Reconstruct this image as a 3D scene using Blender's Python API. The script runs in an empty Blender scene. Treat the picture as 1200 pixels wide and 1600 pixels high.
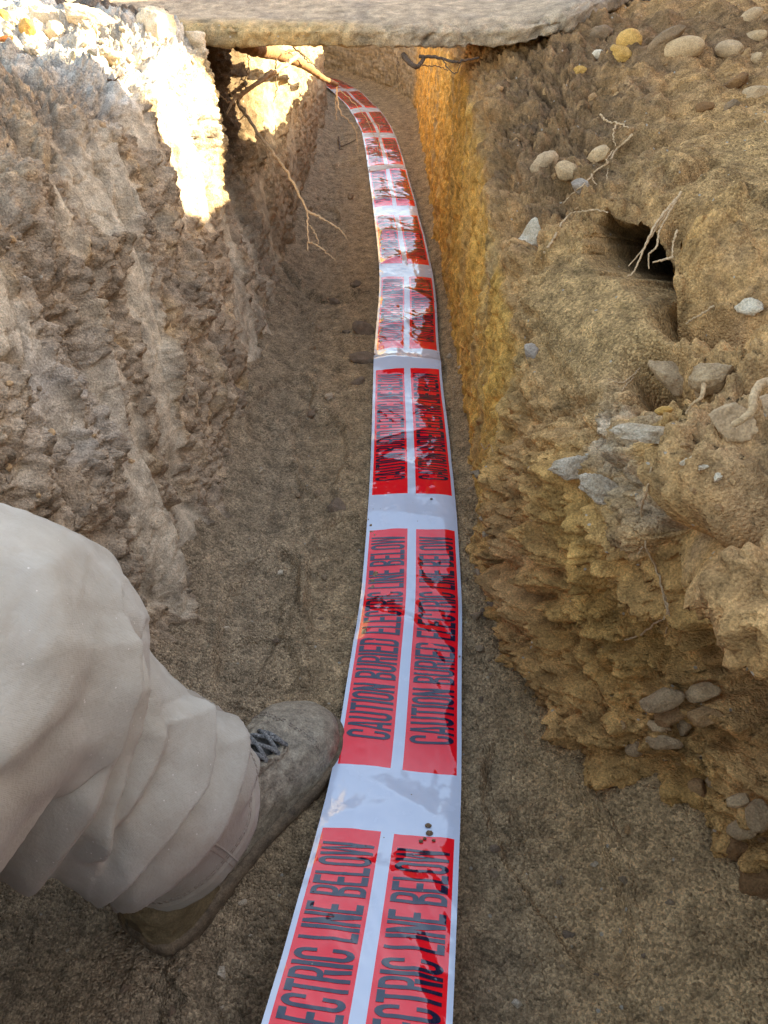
import bpy, bmesh, math, random
import numpy as np
from mathutils import Vector

# ------------------------------------------------------------------ camera, world, sun, exposure
sc = bpy.context.scene
COL = sc.collection
PITCH = math.radians(38.0); CAMZ = 0.823; F = 1202.0
SP, CP = math.sin(PITCH), math.cos(PITCH)
cam = bpy.data.cameras.new('camera'); camo = bpy.data.objects.new('camera', cam); COL.objects.link(camo)
cam.sensor_fit = 'VERTICAL'; cam.sensor_height = 32.0; cam.lens = F/1600*32.0
cam.clip_start = 0.02; cam.clip_end = 500
camo.location = (0, 0, CAMZ); camo.rotation_euler = (math.pi/2-PITCH, 0, 0)
sc.camera = camo
SUN_EL = math.atan(0.42); SUN_AZ = (1.0, 0.10)
w = bpy.data.worlds.new('World'); sc.world = w; w.use_nodes = True
nt = w.node_tree; nt.nodes.clear()
sky = nt.nodes.new('ShaderNodeTexSky'); sky.sky_type = 'NISHITA'; sky.sun_disc = False
sky.sun_elevation = SUN_EL; sky.sun_rotation = math.atan2(SUN_AZ[0], SUN_AZ[1])
sky.dust_density = 1.2
bg = nt.nodes.new('ShaderNodeBackground'); bg.inputs[1].default_value = 0.15
ow = nt.nodes.new('ShaderNodeOutputWorld')
tn = nt.nodes.new('ShaderNodeVectorMath'); tn.operation = 'MULTIPLY'; tn.inputs[1].default_value = (1.0, 0.825, 0.68)
nt.links.new(sky.outputs[0], tn.inputs[0]); nt.links.new(tn.outputs[0], bg.inputs[0]); nt.links.new(bg.outputs[0], ow.inputs[0])
sl = bpy.data.lights.new('sun', 'SUN'); sl.energy = 4.4; sl.angle = math.radians(0.5); sl.color = (1.0, 0.84, 0.56)
so = bpy.data.objects.new('sun', sl); COL.objects.link(so)
sd = Vector((SUN_AZ[0], SUN_AZ[1], 0)).normalized()*math.cos(SUN_EL) + Vector((0, 0, math.sin(SUN_EL)))
so.rotation_euler = sd.to_track_quat('Z', 'Y').to_euler(); so.location = (3, 0, 3)
sc.view_settings.view_transform = 'Standard'; sc.view_settings.look = 'None'
sc.view_settings.exposure = 2.75; sc.view_settings.gamma = 1
sc.cycles.max_bounces = 10; sc.cycles.diffuse_bounces = 6
rng = np.random.default_rng(7)

# ------------------------------------------------------------------ helpers
def ray(px, py):
    u = (px-600)/F; v = (py-800)/F
    return np.array([u, CP - v*SP, -SP - v*CP])
def at_t(px, py, t):
    return np.array([0, 0, CAMZ]) + t*ray(px, py)
def at_z(px, py, z):
    d = ray(px, py); return at_t(px, py, (z-CAMZ)/d[2])
def project(P):
    P = np.asarray(P); rz = P[..., 2]-CAMZ
    t = P[..., 1]*CP - rz*SP; up = P[..., 1]*SP + rz*CP
    t = np.where(np.abs(t) < 1e-6, 1e-6, t)
    return 600+F*P[..., 0]/t, 800-F*up/t, t
def sstep(a, b, x):
    t = np.clip((np.asarray(x, float)-a)/(b-a), 0, 1); return t*t*(3-2*t)
_perm = rng.permutation(4096).astype(np.int64)
_grad = rng.normal(size=(4096, 3)); _grad /= np.linalg.norm(_grad, axis=1)[:, None]
_off = rng.random((4096, 3))
def _h(ix, iy, iz):
    return _perm[(_perm[(_perm[ix & 4095] + iy) & 4095] + iz) & 4095]
def perlin(P):
    P = np.asarray(P, float); sh = P.shape[:-1]; P = P.reshape(-1, 3)
    I = np.floor(P).astype(np.int64); f = P-I; u = f*f*f*(f*(f*6-15)+10)
    out = np.zeros(len(P))
    for dx in (0, 1):
        for dy in (0, 1):
            for dz in (0, 1):
                g = _grad[_h(I[:, 0]+dx, I[:, 1]+dy, I[:, 2]+dz)]
                d = f - np.array([dx, dy, dz])
                wgt = (u[:, 0] if dx else 1-u[:, 0])*(u[:, 1] if dy else 1-u[:, 1])*(u[:, 2] if dz else 1-u[:, 2])
                out += wgt*np.einsum('ij,ij->i', g, d)
    return (out*1.5).reshape(sh)
def fbm(P, o=4, g=0.5, l=2.03, ridge=False):
    P = np.asarray(P, float); s = 0; a = 1; n = 0
    for k in range(o):
        v = perlin(P + 17.3*k)
        if ridge: v = 1-2*np.abs(v)
        s = s + a*v; n += a; a *= g; P = P*l
    return s/n
def worley(P):
    P = np.asarray(P, float); sh = P.shape[:-1]; P = P.reshape(-1, 3)
    I = np.floor(P).astype(np.int64)
    f1 = np.full(len(P), 9.0); f2 = np.full(len(P), 9.0); idv = np.zeros(len(P), np.int64)
    for dx in (-1, 0, 1):
        for dy in (-1, 0, 1):
            for dz in (-1, 0, 1):
                h = _h(I[:, 0]+dx, I[:, 1]+dy, I[:, 2]+dz)
                d = ((I + np.array([dx, dy, dz]) + _off[h]) - P)
                d = np.sqrt(np.einsum('ij,ij->i', d, d))
                m = d < f1
                f2 = np.where(m, f1, np.minimum(f2, d)); idv = np.where(m, h, idv); f1 = np.where(m, d, f1)
    return f1.reshape(sh), f2.reshape(sh), (idv.reshape(sh)/4096.0)
def grid_normals(P):
    du = np.gradient(P, axis=0); dv = np.gradient(P, axis=1)
    n = np.cross(du, dv); return n/(np.linalg.norm(n, axis=-1, keepdims=True)+1e-12)

def link(me, name, mats, parent=None):
    o = bpy.data.objects.new(name, me); COL.objects.link(o)
    for m in (mats if isinstance(mats, (list, tuple)) else [mats]): me.materials.append(m)
    if parent is not None: o.parent = parent
    return o
def mesh_np(name, V, Q, mats, parent=None, smooth=True, tint=None, grit=None, matidx=None, local=False):
    """V (n,3); Q (m,k) faces all the same length."""
    V = np.asarray(V, np.float32); Q = np.asarray(Q, np.int32); k = Q.shape[1]
    me = bpy.data.meshes.new(name)
    me.vertices.add(len(V)); me.vertices.foreach_set('co', V.ravel())
    me.loops.add(Q.size); me.loops.foreach_set('vertex_index', Q.ravel())
    me.polygons.add(len(Q)); me.polygons.foreach_set('loop_start', np.arange(0, Q.size, k, dtype=np.int32))
    me.polygons.foreach_set('use_smooth', np.full(len(Q), smooth))
    if matidx is not None: me.polygons.foreach_set('material_index', np.asarray(matidx, np.int32))
    me.update(calc_edges=True)
    if tint is not None:
        a = me.color_attributes.new('tint', 'FLOAT_COLOR', 'POINT')
        c = np.ones((len(V), 4), np.float32); c[:, :3] = tint.reshape(-1, 3); a.data.foreach_set('color', c.ravel())
    if grit is not None:
        a = me.attributes.new('grit', 'FLOAT', 'POINT'); a.data.foreach_set('value', np.asarray(grit, np.float32).ravel())
    return link(me, name, mats, parent)
def grid_quads(a, b, closed=False, flip=False):
    i = np.arange(a-1)[:, None]; j = np.arange(b if closed else b-1)[None, :]; j2 = (j+1) % b
    q = np.stack([i*b+j, (i+1)*b+j, (i+1)*b+j2, i*b+j2], -1).reshape(-1, 4)
    return q[:, ::-1] if flip else q
def tag(o, label=None, cat=None, group=None, kind=None):
    if label: o['label'] = label
    if cat: o['category'] = cat
    if group: o['group'] = group
    if kind: o['kind'] = kind
    return o
def empty(name, loc, label, cat, group=None):
    o = bpy.data.objects.new(name, None); COL.objects.link(o); o.location = loc; o.empty_display_size = 0.05
    return tag(o, label, cat, group)
def catmull(pts, n):
    P = np.asarray(pts, float); P = np.vstack([2*P[0]-P[1], P, 2*P[-1]-P[-2]])
    m = len(P)-3; t = np.linspace(0, m-1e-9, n); i = t.astype(int); f = (t-i)[:, None]
    p0, p1, p2, p3 = P[i], P[i+1], P[i+2], P[i+3]
    return 0.5*((2*p1)+(-p0+p2)*f+(2*p0-5*p1+4*p2-p3)*f*f+(-p0+3*p1-3*p2+p3)*f**3)
def tube_arrays(path, rad, nseg=8, cap=True):
    P = np.asarray(path, float); n = len(P); T = np.gradient(P, axis=0); T /= np.linalg.norm(T, axis=1)[:, None]+1e-12
    up = np.array([0.13, 0.27, 0.95]); N = np.zeros_like(P); a = np.cross(T[0], up); a /= np.linalg.norm(a); N[0] = a
    for i in range(1, n):
        a = N[i-1]-T[i]*np.dot(N[i-1], T[i]); N[i] = a/(np.linalg.norm(a)+1e-12)
    B = np.cross(T, N); th = np.linspace(0, 2*np.pi, nseg, endpoint=False); rad = np.broadcast_to(np.asarray(rad, float), (n,))
    V = P[:, None]+rad[:, None, None]*(np.cos(th)[None, :, None]*N[:, None]+np.sin(th)[None, :, None]*B[:, None])
    V = V.reshape(-1, 3); Q = grid_quads(n, nseg, True)
    if cap:
        V = np.vstack([V, P[0]-T[0]*rad[0]*0.5, P[-1]+T[-1]*rad[-1]*0.5]); c0 = n*nseg; c1 = c0+1
        j = np.arange(nseg); j2 = (j+1) % nseg
        Q = np.vstack([Q, np.stack([np.full(nseg, c0), j, j2, j2], -1), np.stack([np.full(nseg, c1), (n-1)*nseg+j2, (n-1)*nseg+j, (n-1)*nseg+j], -1)])
    return V, Q
def mesh_faces(name, V, faces, mats, parent=None, smooth=True):
    me = bpy.data.meshes.new(name); me.from_pydata([tuple(map(float, v)) for v in V], [], faces)
    me.polygons.foreach_set('use_smooth', [smooth]*len(me.polygons)); me.update()
    return link(me, name, mats, parent)
class Parts:
    def __init__(s): s.V = []; s.F = []; s.n = 0
    def add(s, V, Q):
        for q in np.asarray(Q):
            f = []
            for k in q:
                k = int(k)+s.n
                if k not in f: f.append(k)
            s.F.append(tuple(f))
        s.V.append(np.asarray(V, float)); s.n += len(V); return s
    def tube(s, path, rad, nseg=8): V, Q = tube_arrays(path, rad, nseg); return s.add(V, Q)
    def build(s, name, mats, parent=None, origin=None, smooth=True):
        V = np.vstack(s.V)
        if origin is not None: V = V-np.asarray(origin)
        o = mesh_faces(name, V, s.F, mats, parent, smooth)
        if origin is not None and parent is None: o.location = origin
        return o

# ------------------------------------------------------------------ materials
def new_mat(name):
    m = bpy.data.materials.new(name); m.use_nodes = True; n = m.node_tree.nodes; l = m.node_tree.links
    return m, n, l, n['Principled BSDF']
def N(n, typ, **k):
    x = n.new(typ)
    for a, b in k.items(): setattr(x, a, b)
    return x
def soil_material():
    m, n, l, b = new_mat('soil')
    at = N(n, 'ShaderNodeAttribute', attribute_name='tint'); gr = N(n, 'ShaderNodeAttribute', attribute_name='grit')
    geo = N(n, 'ShaderNodeNewGeometry')
    def noise(scale, detail=4, rough=0.6):
        x = N(n, 'ShaderNodeTexNoise'); x.inputs['Scale'].default_value = scale; x.inputs['Detail'].default_value = detail
        x.inputs['Roughness'].default_value = rough; l.new(geo.outputs['Position'], x.inputs['Vector']); return x
    def vor(scale):
        x = N(n, 'ShaderNodeTexVoronoi'); x.inputs['Scale'].default_value = scale; l.new(geo.outputs['Position'], x.inputs['Vector']); return x
    def math_(op, a, bb):
        x = N(n, 'ShaderNodeMath', operation=op)
        for i, q in enumerate((a, bb)):
            if isinstance(q, (int, float)): x.inputs[i].default_value = q
            else: l.new(q, x.inputs[i])
        return x.outputs[0]
    n1 = noise(35, 6, 0.65); n2 = noise(420, 3, 0.7); v1 = vor(330); v2 = vor(900); v3 = vor(140)
    ramp = N(n, 'ShaderNodeMapRange'); ramp.inputs['From Min'].default_value = 0.3; ramp.inputs['From Max'].default_value = 0.72
    ramp.inputs['To Min'].default_value = 0.55; ramp.inputs['To Max'].default_value = 1.4; l.new(n1.outputs[0], ramp.inputs[0])
    r2 = N(n, 'ShaderNodeMapRange'); r2.inputs['From Min'].default_value = 0.3; r2.inputs['From Max'].default_value = 0.7
    r2.inputs['To Min'].default_value = 0.6; r2.inputs['To Max'].default_value = 1.35; l.new(n2.outputs[0], r2.inputs[0])
    # each grain has its own colour
    sep = N(n, 'ShaderNodeSeparateColor'); l.new(v1.outputs['Color'], sep.inputs[0])
    gcol = math_('MULTIPLY_ADD', sep.outputs[0], 0.75); n_ = gcol.node; n_.inputs[2].default_value = 0.62
    gm = N(n, 'ShaderNodeMix', data_type='FLOAT'); l.new(gr.outputs['Fac'], gm.inputs[0]); gm.inputs[2].default_value = 1.0; l.new(gcol, gm.inputs[3])
    f = math_('MULTIPLY', math_('MULTIPLY', ramp.outputs[0], r2.outputs[0]), gm.outputs[0])
    vm = N(n, 'ShaderNodeVectorMath', operation='SCALE'); l.new(at.outputs['Color'], vm.inputs[0]); l.new(f, vm.inputs['Scale'])
    # rare pale mineral flecks
    sep2 = N(n, 'ShaderNodeSeparateColor'); l.new(v3.outputs['Color'], sep2.inputs[0])
    fl = math_('MULTIPLY', math_('GREATER_THAN', sep2.outputs[1], 0.985), math_('LESS_THAN', v3.outputs['Distance'], 0.28))
    fl = math_('MULTIPLY', fl, 0.75)
    mx = N(n, 'ShaderNodeMix', data_type='RGBA'); l.new(fl, mx.inputs[0]); l.new(vm.outputs[0], mx.inputs[6]); mx.inputs[7].default_value = (0.5, 0.44, 0.34, 1)
    l.new(mx.outputs[2], b.inputs['Base Color'])
    b.inputs['Roughness'].default_value = 0.92; b.inputs['Specular IOR Level'].default_value = 0.12
    # bump: grains where grit, crumbly noise elsewhere
    hg = math_('ADD', math_('MULTIPLY', math_('SUBTRACT', 1.0, v1.outputs['Distance']), 0.0042), math_('MULTIPLY', math_('SUBTRACT', 1.0, v2.outputs['Distance']), 0.0012))
    hg = math_('MULTIPLY', hg, gr.outputs['Fac'])
    hn = math_('ADD', math_('MULTIPLY', n1.outputs[0], 0.013), math_('MULTIPLY', n2.outputs[0], 0.0020))
    hn = math_('MULTIPLY', hn, math_('SUBTRACT', 1.0, math_('MULTIPLY', gr.outputs['Fac'], 0.62)))
    h = math_('ADD', hg, hn)
    bp = N(n, 'ShaderNodeBump'); bp.inputs['Distance'].default_value = 1.0; bp.inputs['Strength'].default_value = 1.0
    l.new(h, bp.inputs['Height']); l.new(bp.outputs[0], b.inputs['Normal'])
    return m
SOIL = soil_material()
def stone_material(name, c1, c2, rough=0.8, bump=0.002, scale=60, dust=None):
    m, n, l, b = new_mat(name)
    tc = N(n, 'ShaderNodeTexCoord'); oi = N(n, 'ShaderNodeObjectInfo')
    ad = N(n, 'ShaderNodeVectorMath', operation='ADD'); l.new(tc.outputs['Object'], ad.inputs[0])
    sc_ = N(n, 'ShaderNodeVectorMath', operation='SCALE'); l.new(oi.outputs['Location'], sc_.inputs[0]); sc_.inputs['Scale'].default_value = 31.0
    l.new(sc_.outputs[0], ad.inputs[1])
    n1 = N(n, 'ShaderNodeTexNoise'); n1.inputs['Scale'].default_value = scale; n1.inputs['Detail'].default_value = 8; n1.inputs['Roughness'].default_value = 0.68
    n2 = N(n, 'ShaderNodeTexNoise'); n2.inputs['Scale'].default_value = 500; n2.inputs['Detail'].default_value = 3
    for x in (n1, n2): l.new(ad.outputs[0], x.inputs['Vector'])
    cr = N(n, 'ShaderNodeValToRGB'); cr.color_ramp.elements[0].position = 0.32; cr.color_ramp.elements[1].position = 0.68
    cr.color_ramp.elements[0].color = (*c1, 1); cr.color_ramp.elements[1].color = (*c2, 1); l.new(n1.outputs[0], cr.inputs[0])
    mr = N(n, 'ShaderNodeMapRange'); mr.inputs['From Min'].default_value = 0.3; mr.inputs['From Max'].default_value = 0.7; mr.inputs['To Min'].default_value = 0.7; mr.inputs['To Max'].default_value = 1.25
    l.new(n2.outputs[0], mr.inputs[0]); vm = N(n, 'ShaderNodeVectorMath', operation='SCALE'); l.new(cr.outputs[0], vm.inputs[0]); l.new(mr.outputs[0], vm.inputs['Scale'])
    l.new(vm.outputs[0], b.inputs['Base Color']); b.inputs['Roughness'].default_value = rough; b.inputs['Specular IOR Level'].default_value = 0.3
    ma = N(n, 'ShaderNodeMath', operation='MULTIPLY'); l.new(n1.outputs[0], ma.inputs[0]); ma.inputs[1].default_value = bump*2
    mb = N(n, 'ShaderNodeMath', operation='MULTIPLY_ADD'); l.new(n2.outputs[0], mb.inputs[0]); mb.inputs[1].default_value = bump*0.4; l.new(ma.outputs[0], mb.inputs[2])
    bp = N(n, 'ShaderNodeBump'); bp.inputs['Distance'].default_value = 1; l.new(mb.outputs[0], bp.inputs['Height']); l.new(bp.outputs[0], b.inputs['Normal'])
    return m
M_TANSTONE = stone_material('tan_stone', (0.42, 0.265, 0.125), (0.62, 0.42, 0.22))
M_OCHRE = stone_material('ochre_stone', (0.45, 0.24, 0.05), (0.72, 0.42, 0.12), bump=0.003)
M_GREYSTONE = stone_material('grey_stone', (0.38, 0.25, 0.13), (0.58, 0.39, 0.21))
M_DARKSTONE = stone_material('dark_stone', (0.16, 0.10, 0.05), (0.30, 0.19, 0.10))
M_WHITEROCK = stone_material('white_rubble', (0.55, 0.41, 0.24), (0.85, 0.72, 0.52), bump=0.004, scale=45)
M_CLODRED = stone_material('red_brown_clod', (0.22, 0.11, 0.04), (0.34, 0.18, 0.07), bump=0.004)
M_FLOORSTONE = stone_material('brown_stone', (0.17, 0.115, 0.07), (0.29, 0.2, 0.125), bump=0.003)
M_LIME = stone_material('lime_chunk', (0.42, 0.29, 0.16), (0.80, 0.66, 0.47), bump=0.005, scale=38)
M_CRUMBL = stone_material('earth_crumb', (0.24, 0.18, 0.12), (0.40, 0.31, 0.21), bump=.004)
M_SANDCLOD = stone_material('sand_clod', (0.26, 0.18, 0.10), (0.40, 0.28, 0.165), bump=.004)
M_CRUMBR = stone_material('ochre_earth_crumb', (0.36, 0.20, 0.085), (0.58, 0.34, 0.14), bump=.004)
M_DUSTY = stone_material('dusty_earth_stone', (0.33, 0.21, 0.105), (0.55, 0.37, 0.19), bump=.003)
M_ORANGE = stone_material('orange_chip', (0.55, 0.16, 0.04), (0.7, 0.25, 0.07))
M_SLATE = stone_material('blue_grey_stone', (0.26, 0.19, 0.13), (0.46, 0.37, 0.27), rough=0.55)

# ------------------------------------------------------------------ trench geometry in plan
def bend(Y): return -0.24*np.maximum(0, np.asarray(Y)-4.25)**2
def billow(P, o=4, g=0.5, l=2.1):
    P = np.asarray(P, float); s = 0; a = 1; n = 0
    for k in range(o):
        s = s+a*np.minimum(np.abs(perlin(P+13.7*k))*2.2, 1.0); n += a; a *= g; P = P*l
    return s/n
def cracks(P, s, w_=0.05, warpP=None):
    Q_ = np.asarray(P)*s + (0 if warpP is None else warpP)
    v = perlin(Q_)+0.25*perlin(Q_*3.1+5)
    return np.exp(-(v/w_)**2)*sstep(-.25, .15, perlin(Q_*0.6+40))
def clods(P, s, sharp=1.0):
    f1, f2, _ = worley(P*s); return np.clip((f2-f1)*1.6, 0, 1)**0.6*sharp
def profile_surface(stations, Ys, nper, sidx):
    """stations: list of (Y,[(x,z)...]) ; returns (len(Ys), nper, 3) with smooth profiles."""
    sy = np.array([s[0] for s in stations]); K = np.array([s[1] for s in stations], float)
    m = K.shape[1]; out = np.zeros((len(Ys), m, 2))
    for k in range(m):
        for c in range(2): out[:, k, c] = np.interp(Ys, sy, K[:, k, c])
    # soften the linear interpolation along Y
    knots = np.linspace(0, m-1, m)
    P = np.vstack([[2*out[:, 0]-out[:, 1]], out.transpose(1, 0, 2), [2*out[:, -1]-out[:, -2]]])
    t = np.clip(sidx, 0, m-1-1e-9); i = t.astype(int); f = (t-i)[:, None, None]
    p0, p1, p2, p3 = P[i], P[i+1], P[i+2], P[i+3]
    R = 0.5*((2*p1)+(-p0+p2)*f+(2*p0-5*p1+4*p2-p3)*f*f+(-p0+3*p1-3*p2+p3)*f**3)
    R = R.transpose(1, 0, 2)
    S = np.zeros((len(Ys), len(sidx), 3)); S[..., 0] = R[..., 0]; S[..., 1] = Ys[:, None]; S[..., 2] = R[..., 1]
    return S
def ysmooth(S, Ys, sig):
    # gaussian smoothing along Y on a uniform resample
    u = np.linspace(Ys[0], Ys[-1], 1600); du = u[1]-u[0]; k = int(3*sig/du)+1
    g = np.exp(-0.5*((np.arange(-k, k+1)*du)/sig)**2); g /= g.sum()
    for c in (0, 2):
        for j in range(S.shape[1]):
            col = np.interp(u, Ys, S[:, j, c]); col = np.convolve(np.pad(col, k, mode='edge'), g, 'valid'); S[:, j, c] = np.interp(Ys, u, col)
    return S
def steps(segs):
    out = []
    for a, b, d in segs: out.append(np.arange(a, b, d))
    out.append([segs[-1][1]]); return np.concatenate(out)
def gauss(P, c, r):
    d = (P-np.asarray(c))/np.asarray(r); return np.exp(-(d**2).sum(-1))
def mixc(A, B, f): return A*(1-f[..., None])+np.asarray(B)*f[..., None]

# ---- floor
def floor_smooth(x, Y):
    xr = x - bend(Y)
    z = 0.012*np.sin(Y*1.7+0.4)*0.5*sstep(1.2, 2.2, Y)
    z = z + 0.05*sstep(-0.20, -0.33, xr)*sstep(.5, .8, Y)                       # sand heaped along the left foot
    z = z + 0.10*sstep(0.13, 0.42, xr)*sstep(1.0, 0.45, Y)     # sand slope spilling down on the right
    z = z + 0.03*sstep(0.13, 0.2, xr)*sstep(0.9, 1.3, Y)
    return z
YF = steps([(-3, -0.2, 0.05), (-0.2, 0.22, 0.01), (0.22, 1.15, 0.0023), (1.15, 2.0, 0.004), (2.0, 3.2, 0.008), (3.2, 6.4, 0.018), (6.4, 8.2, 0.05)])
XF = np.concatenate([np.linspace(-0.62, -0.40, 20, endpoint=False), np.linspace(-0.40, 0.50, 330, endpoint=False), np.linspace(0.50, 0.75, 20)])
Xg, Yg = np.meshgrid(XF, YF); Xw = Xg+bend(Yg)
P = np.stack([Xw, Yg, floor_smooth(Xw, Yg)], -1)
Q2 = P.copy(); Q2[..., 2] = 0
nearT = np.exp(-((Xg-0.03-0.0)/0.13)**2)
foot = np.exp(-((Xg+0.13)/.13)**2)
lump = 0.010*foot*(billow(Q2*[6, 3.4, 1]+20, 2)-.4)+0.016*fbm(Q2*4.5, 4) + 0.0055*fbm(Q2*22+3, 4) + 0.003*fbm(Q2*90+9, 3)
f1, f2, _ = worley(Q2*95+5); crumbs = 0.0042*np.clip(1-f1*1.35, 0, 1)*(0.6+0.8*sstep(-.3, .3, perlin(Q2*12)))
f1, f2, _ = worley(Q2*170+15); crumbs += 0.0022*np.clip(1-f1*1.3, 0, 1)
f1, f2, _ = worley(Q2*45+fbm(Q2*30, 2)[..., None]*0.5); crumbs += 0.0035*np.clip(1-f1*1.5, 0, 1)*sstep(-0.2, 0.3, fbm(Q2*7+40, 2))
P[..., 2] += lump*(1-0.75*nearT)+crumbs
def crack(pts, wd, dp, gate=None):
    global P
    L = catmull([at_z(px, py, 0)[:2] for px, py in pts], 60)
    bb = (P[..., 0] > L[:, 0].min()-.1) & (P[..., 0] < L[:, 0].max()+.1) & (P[..., 1] > L[:, 1].min()-.1) & (P[..., 1] < L[:, 1].max()+.1)
    idx = np.where(bb); q = P[idx][:, :2] + 0.006*np.stack([perlin(Q2[idx]*60), perlin(Q2[idx]*60+7)], -1)
    d = np.full(len(q), 9.0); side = np.zeros(len(q))
    for a, b_ in zip(L[:-1], L[1:]):
        e = b_-a; tt = np.clip(((q-a)@e)/(e@e+1e-12), 0, 1); dd = q-(a+tt[:, None]*e); r = np.hypot(dd[:, 0], dd[:, 1])
        m = r < d; d = np.where(m, r, d); side = np.where(m, np.sign(e[0]*dd[:, 1]-e[1]*dd[:, 0]), side)
    dp = dp*(0.25+0.75*sstep(-.15, .25, perlin(Q2[idx]*14+50))); wd = wd*(1+.5*perlin(Q2[idx]*25+9))
    P[idx[0], idx[1], 2] += -dp*np.exp(-(d/wd)**2) + (dp*1.1*np.exp(-((d-0.024)/0.024)**2))*(side > 0)
    return
crack([(445, 438), (480, 462), (520, 470), (560, 466), (600, 462)], 0.012, 0.014)
crack([(462, 740), (470, 800), (455, 870), (440, 930), (430, 1000)], 0.005, 0.006)
crack([(440, 870), (462, 850), (478, 830)], 0.004, 0.006)
crack([(480, 250), (520, 262), (570, 258)], 0.016, 0.010)
crack([(120, 1490), (190, 1460), (250, 1520)], 0.004, 0.006)
crack([(235, 1500), (245, 1600)], 0.004, 0.008)
# boot prints
for px_, py_, an_ in ((405, 960, .15), (500, 700, -.1), (440, 640, .25), (530, 900, .1), (505, 345, .0), (860, 1330, -.3)):
    c_ = at_z(px_, py_, 0); dx_ = P[..., 0]-c_[0]; dy_ = P[..., 1]-c_[1]; a1 = dx_*math.cos(an_)-dy_*math.sin(an_); a2 = dx_*math.sin(an_)+dy_*math.cos(an_)
    wd_ = 0.045+0.008*np.sin(a2*20+1); rr = np.sqrt((a1/wd_)**2+(np.abs(a2)/0.145)**3)+.10*perlin(Q2*30)
    P[..., 2] += -0.008*sstep(1.05, .85, rr)+0.006*np.exp(-((rr-1.16)/.12)**2)+0.0022*np.sin(a2*260)*sstep(.9, .8, rr)*sstep(-.2, .2, perlin(Q2*16+3))
# shallow heel print
hp = at_z(400, 1055, 0); rr = np.hypot((P[..., 0]-hp[0])/0.062, (P[..., 1]-hp[1])/0.075)
P[..., 2] += -0.006*sstep(1.0, 0.8, rr)+0.005*np.exp(-((rr-1.08)/0.1)**2)
hp = at_z(330, 1440, 0)
n1 = fbm(Q2*4+70, 3); n2 = fbm(Q2*18+30, 3)
xr = Xg
sand = np.array([0.47, 0.325, 0.175])
C = np.broadcast_to(sand, P.shape).copy()
C = mixc(C, (0.28, 0.20, 0.115), np.clip(0.15+0.9*n1+0.5*n2, 0, 1)*0.9)         # damp patches
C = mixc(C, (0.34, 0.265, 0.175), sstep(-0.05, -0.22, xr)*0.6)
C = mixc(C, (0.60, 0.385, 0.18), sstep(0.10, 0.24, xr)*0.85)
C = mixc(C, (0.42, 0.33, 0.215), sstep(2.0, 4.5, Yg)*0.5)
C *= (1+0.25*n2)[..., None]
FLOOR_V = P
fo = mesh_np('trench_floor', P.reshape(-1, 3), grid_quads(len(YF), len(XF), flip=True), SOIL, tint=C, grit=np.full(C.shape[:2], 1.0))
tag(fo, kind='structure')

# ---- right bank
FARR = [(1.15, .63)]
def H(Y):  # crest of an added, unseen ridge, stepped to shade bank and slab
    return 1.17 - 0.13*np.clip(Y-2.3, 0, 3) + 0.66*(sstep(1.70, 1.58, Y)) + 0.64*sstep(1.955, 2.0, Y)*sstep(2.36, 2.30, Y)
R = [
 (-3.0, [(.25,-.10),(.25,.0),(.26,.12),(.27,.24),(.29,.36),(.33,.50),(.45,.60),(.8,.66),(1.15,.66)]),
 (0.05, [(.47,-.06),(.46,.06),(.46,.16),(.45,.26),(.36,.35),(.33,.43),(.40,.475),(.72,.53),(1.15,.62)]),
 (.33, [(.40,-.05),(.385,.06),(.40,.13),(.46,.255),(.43,.355),(.290,.43),(.365,.475),(.68,.53),(1.15,.62)]),
 (.44, [(.335,-.05),(.325,.055),(.345,.12),(.42,.235),(.37,.335),(.270,.41),(.35,.468),(.62,.52),(1.15,.62)]),
 (.55, [(.235,-.06),(.225,.04),(.25,.10),(.31,.19),(.295,.285),(.250,.365),(.31,.445),(.57,.51),(1.15,.62)]),
 (.68, [(.172,-.06),(.172,.03),(.195,.10),(.205,.17),(.215,.25),(.235,.33),(.285,.415),(.52,.50),(1.15,.62)]),
 (.85, [(.165,-.06),(.165,.03),(.17,.10),(.173,.18),(.178,.25),(.21,.33),(.28,.42),(.48,.49),(1.15,.61)]),
 (1.05,[(.165,-.06),(.165,.02),(.17,.10),(.172,.20),(.178,.29),(.186,.36),(.25,.43),(.45,.485),(1.15,.61)]),
 (1.4, [(.165,-.06),(.168,.02),(.172,.12),(.175,.24),(.18,.34),(.19,.42),(.28,.475),(.45,.52),(1.15,.62)]),
 (1.72,[(.165,-.06),(.17,.02),(.175,.15),(.18,.28),(.185,.40),(.192,.50),(.29,.56),(.48,.615),(1.15,.66)]),
 (1.95,[(.165,-.06),(.17,.02),(.175,.15),(.18,.28),(.185,.42),(.19,.54),(.26,.585),(.5,.64),(1.15,.68)]),
 (2.4, [(.165,-.06),(.17,.02),(.175,.15),(.18,.27),(.185,.40),(.19,.52),(.27,.57),(.5,.61),(1.15,.66)]),
 (3.2, [(.165,-.06),(.17,.02),(.175,.14),(.18,.25),(.185,.36),(.19,.46),(.27,.51),(.5,.56),(1.15,.65)]),
 (8.2, [(.165,-.06),(.17,.02),(.175,.14),(.18,.25),(.185,.36),(.19,.46),(.27,.51),(.5,.56),(1.15,.65)]),
]
YB = steps([(-3, -0.1, 0.06), (-0.1, 0.28, 0.01), (0.28, 1.3, 0.0027), (1.3, 2.1, 0.004), (2.1, 3.2, 0.009), (3.2, 6.2, 0.02), (6.2, 8.2, 0.05)])
sidx = np.concatenate([np.linspace(0, 1, 24, endpoint=False), np.linspace(1, 6, 215, endpoint=False), np.linspace(6, 7, 95, endpoint=False), np.linspace(7, 8, 60)])
S = profile_surface(R, YB, None, sidx); S = ysmooth(S, YB, 0.035)
B0 = S.copy()
Nn = grid_normals(S)
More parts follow.
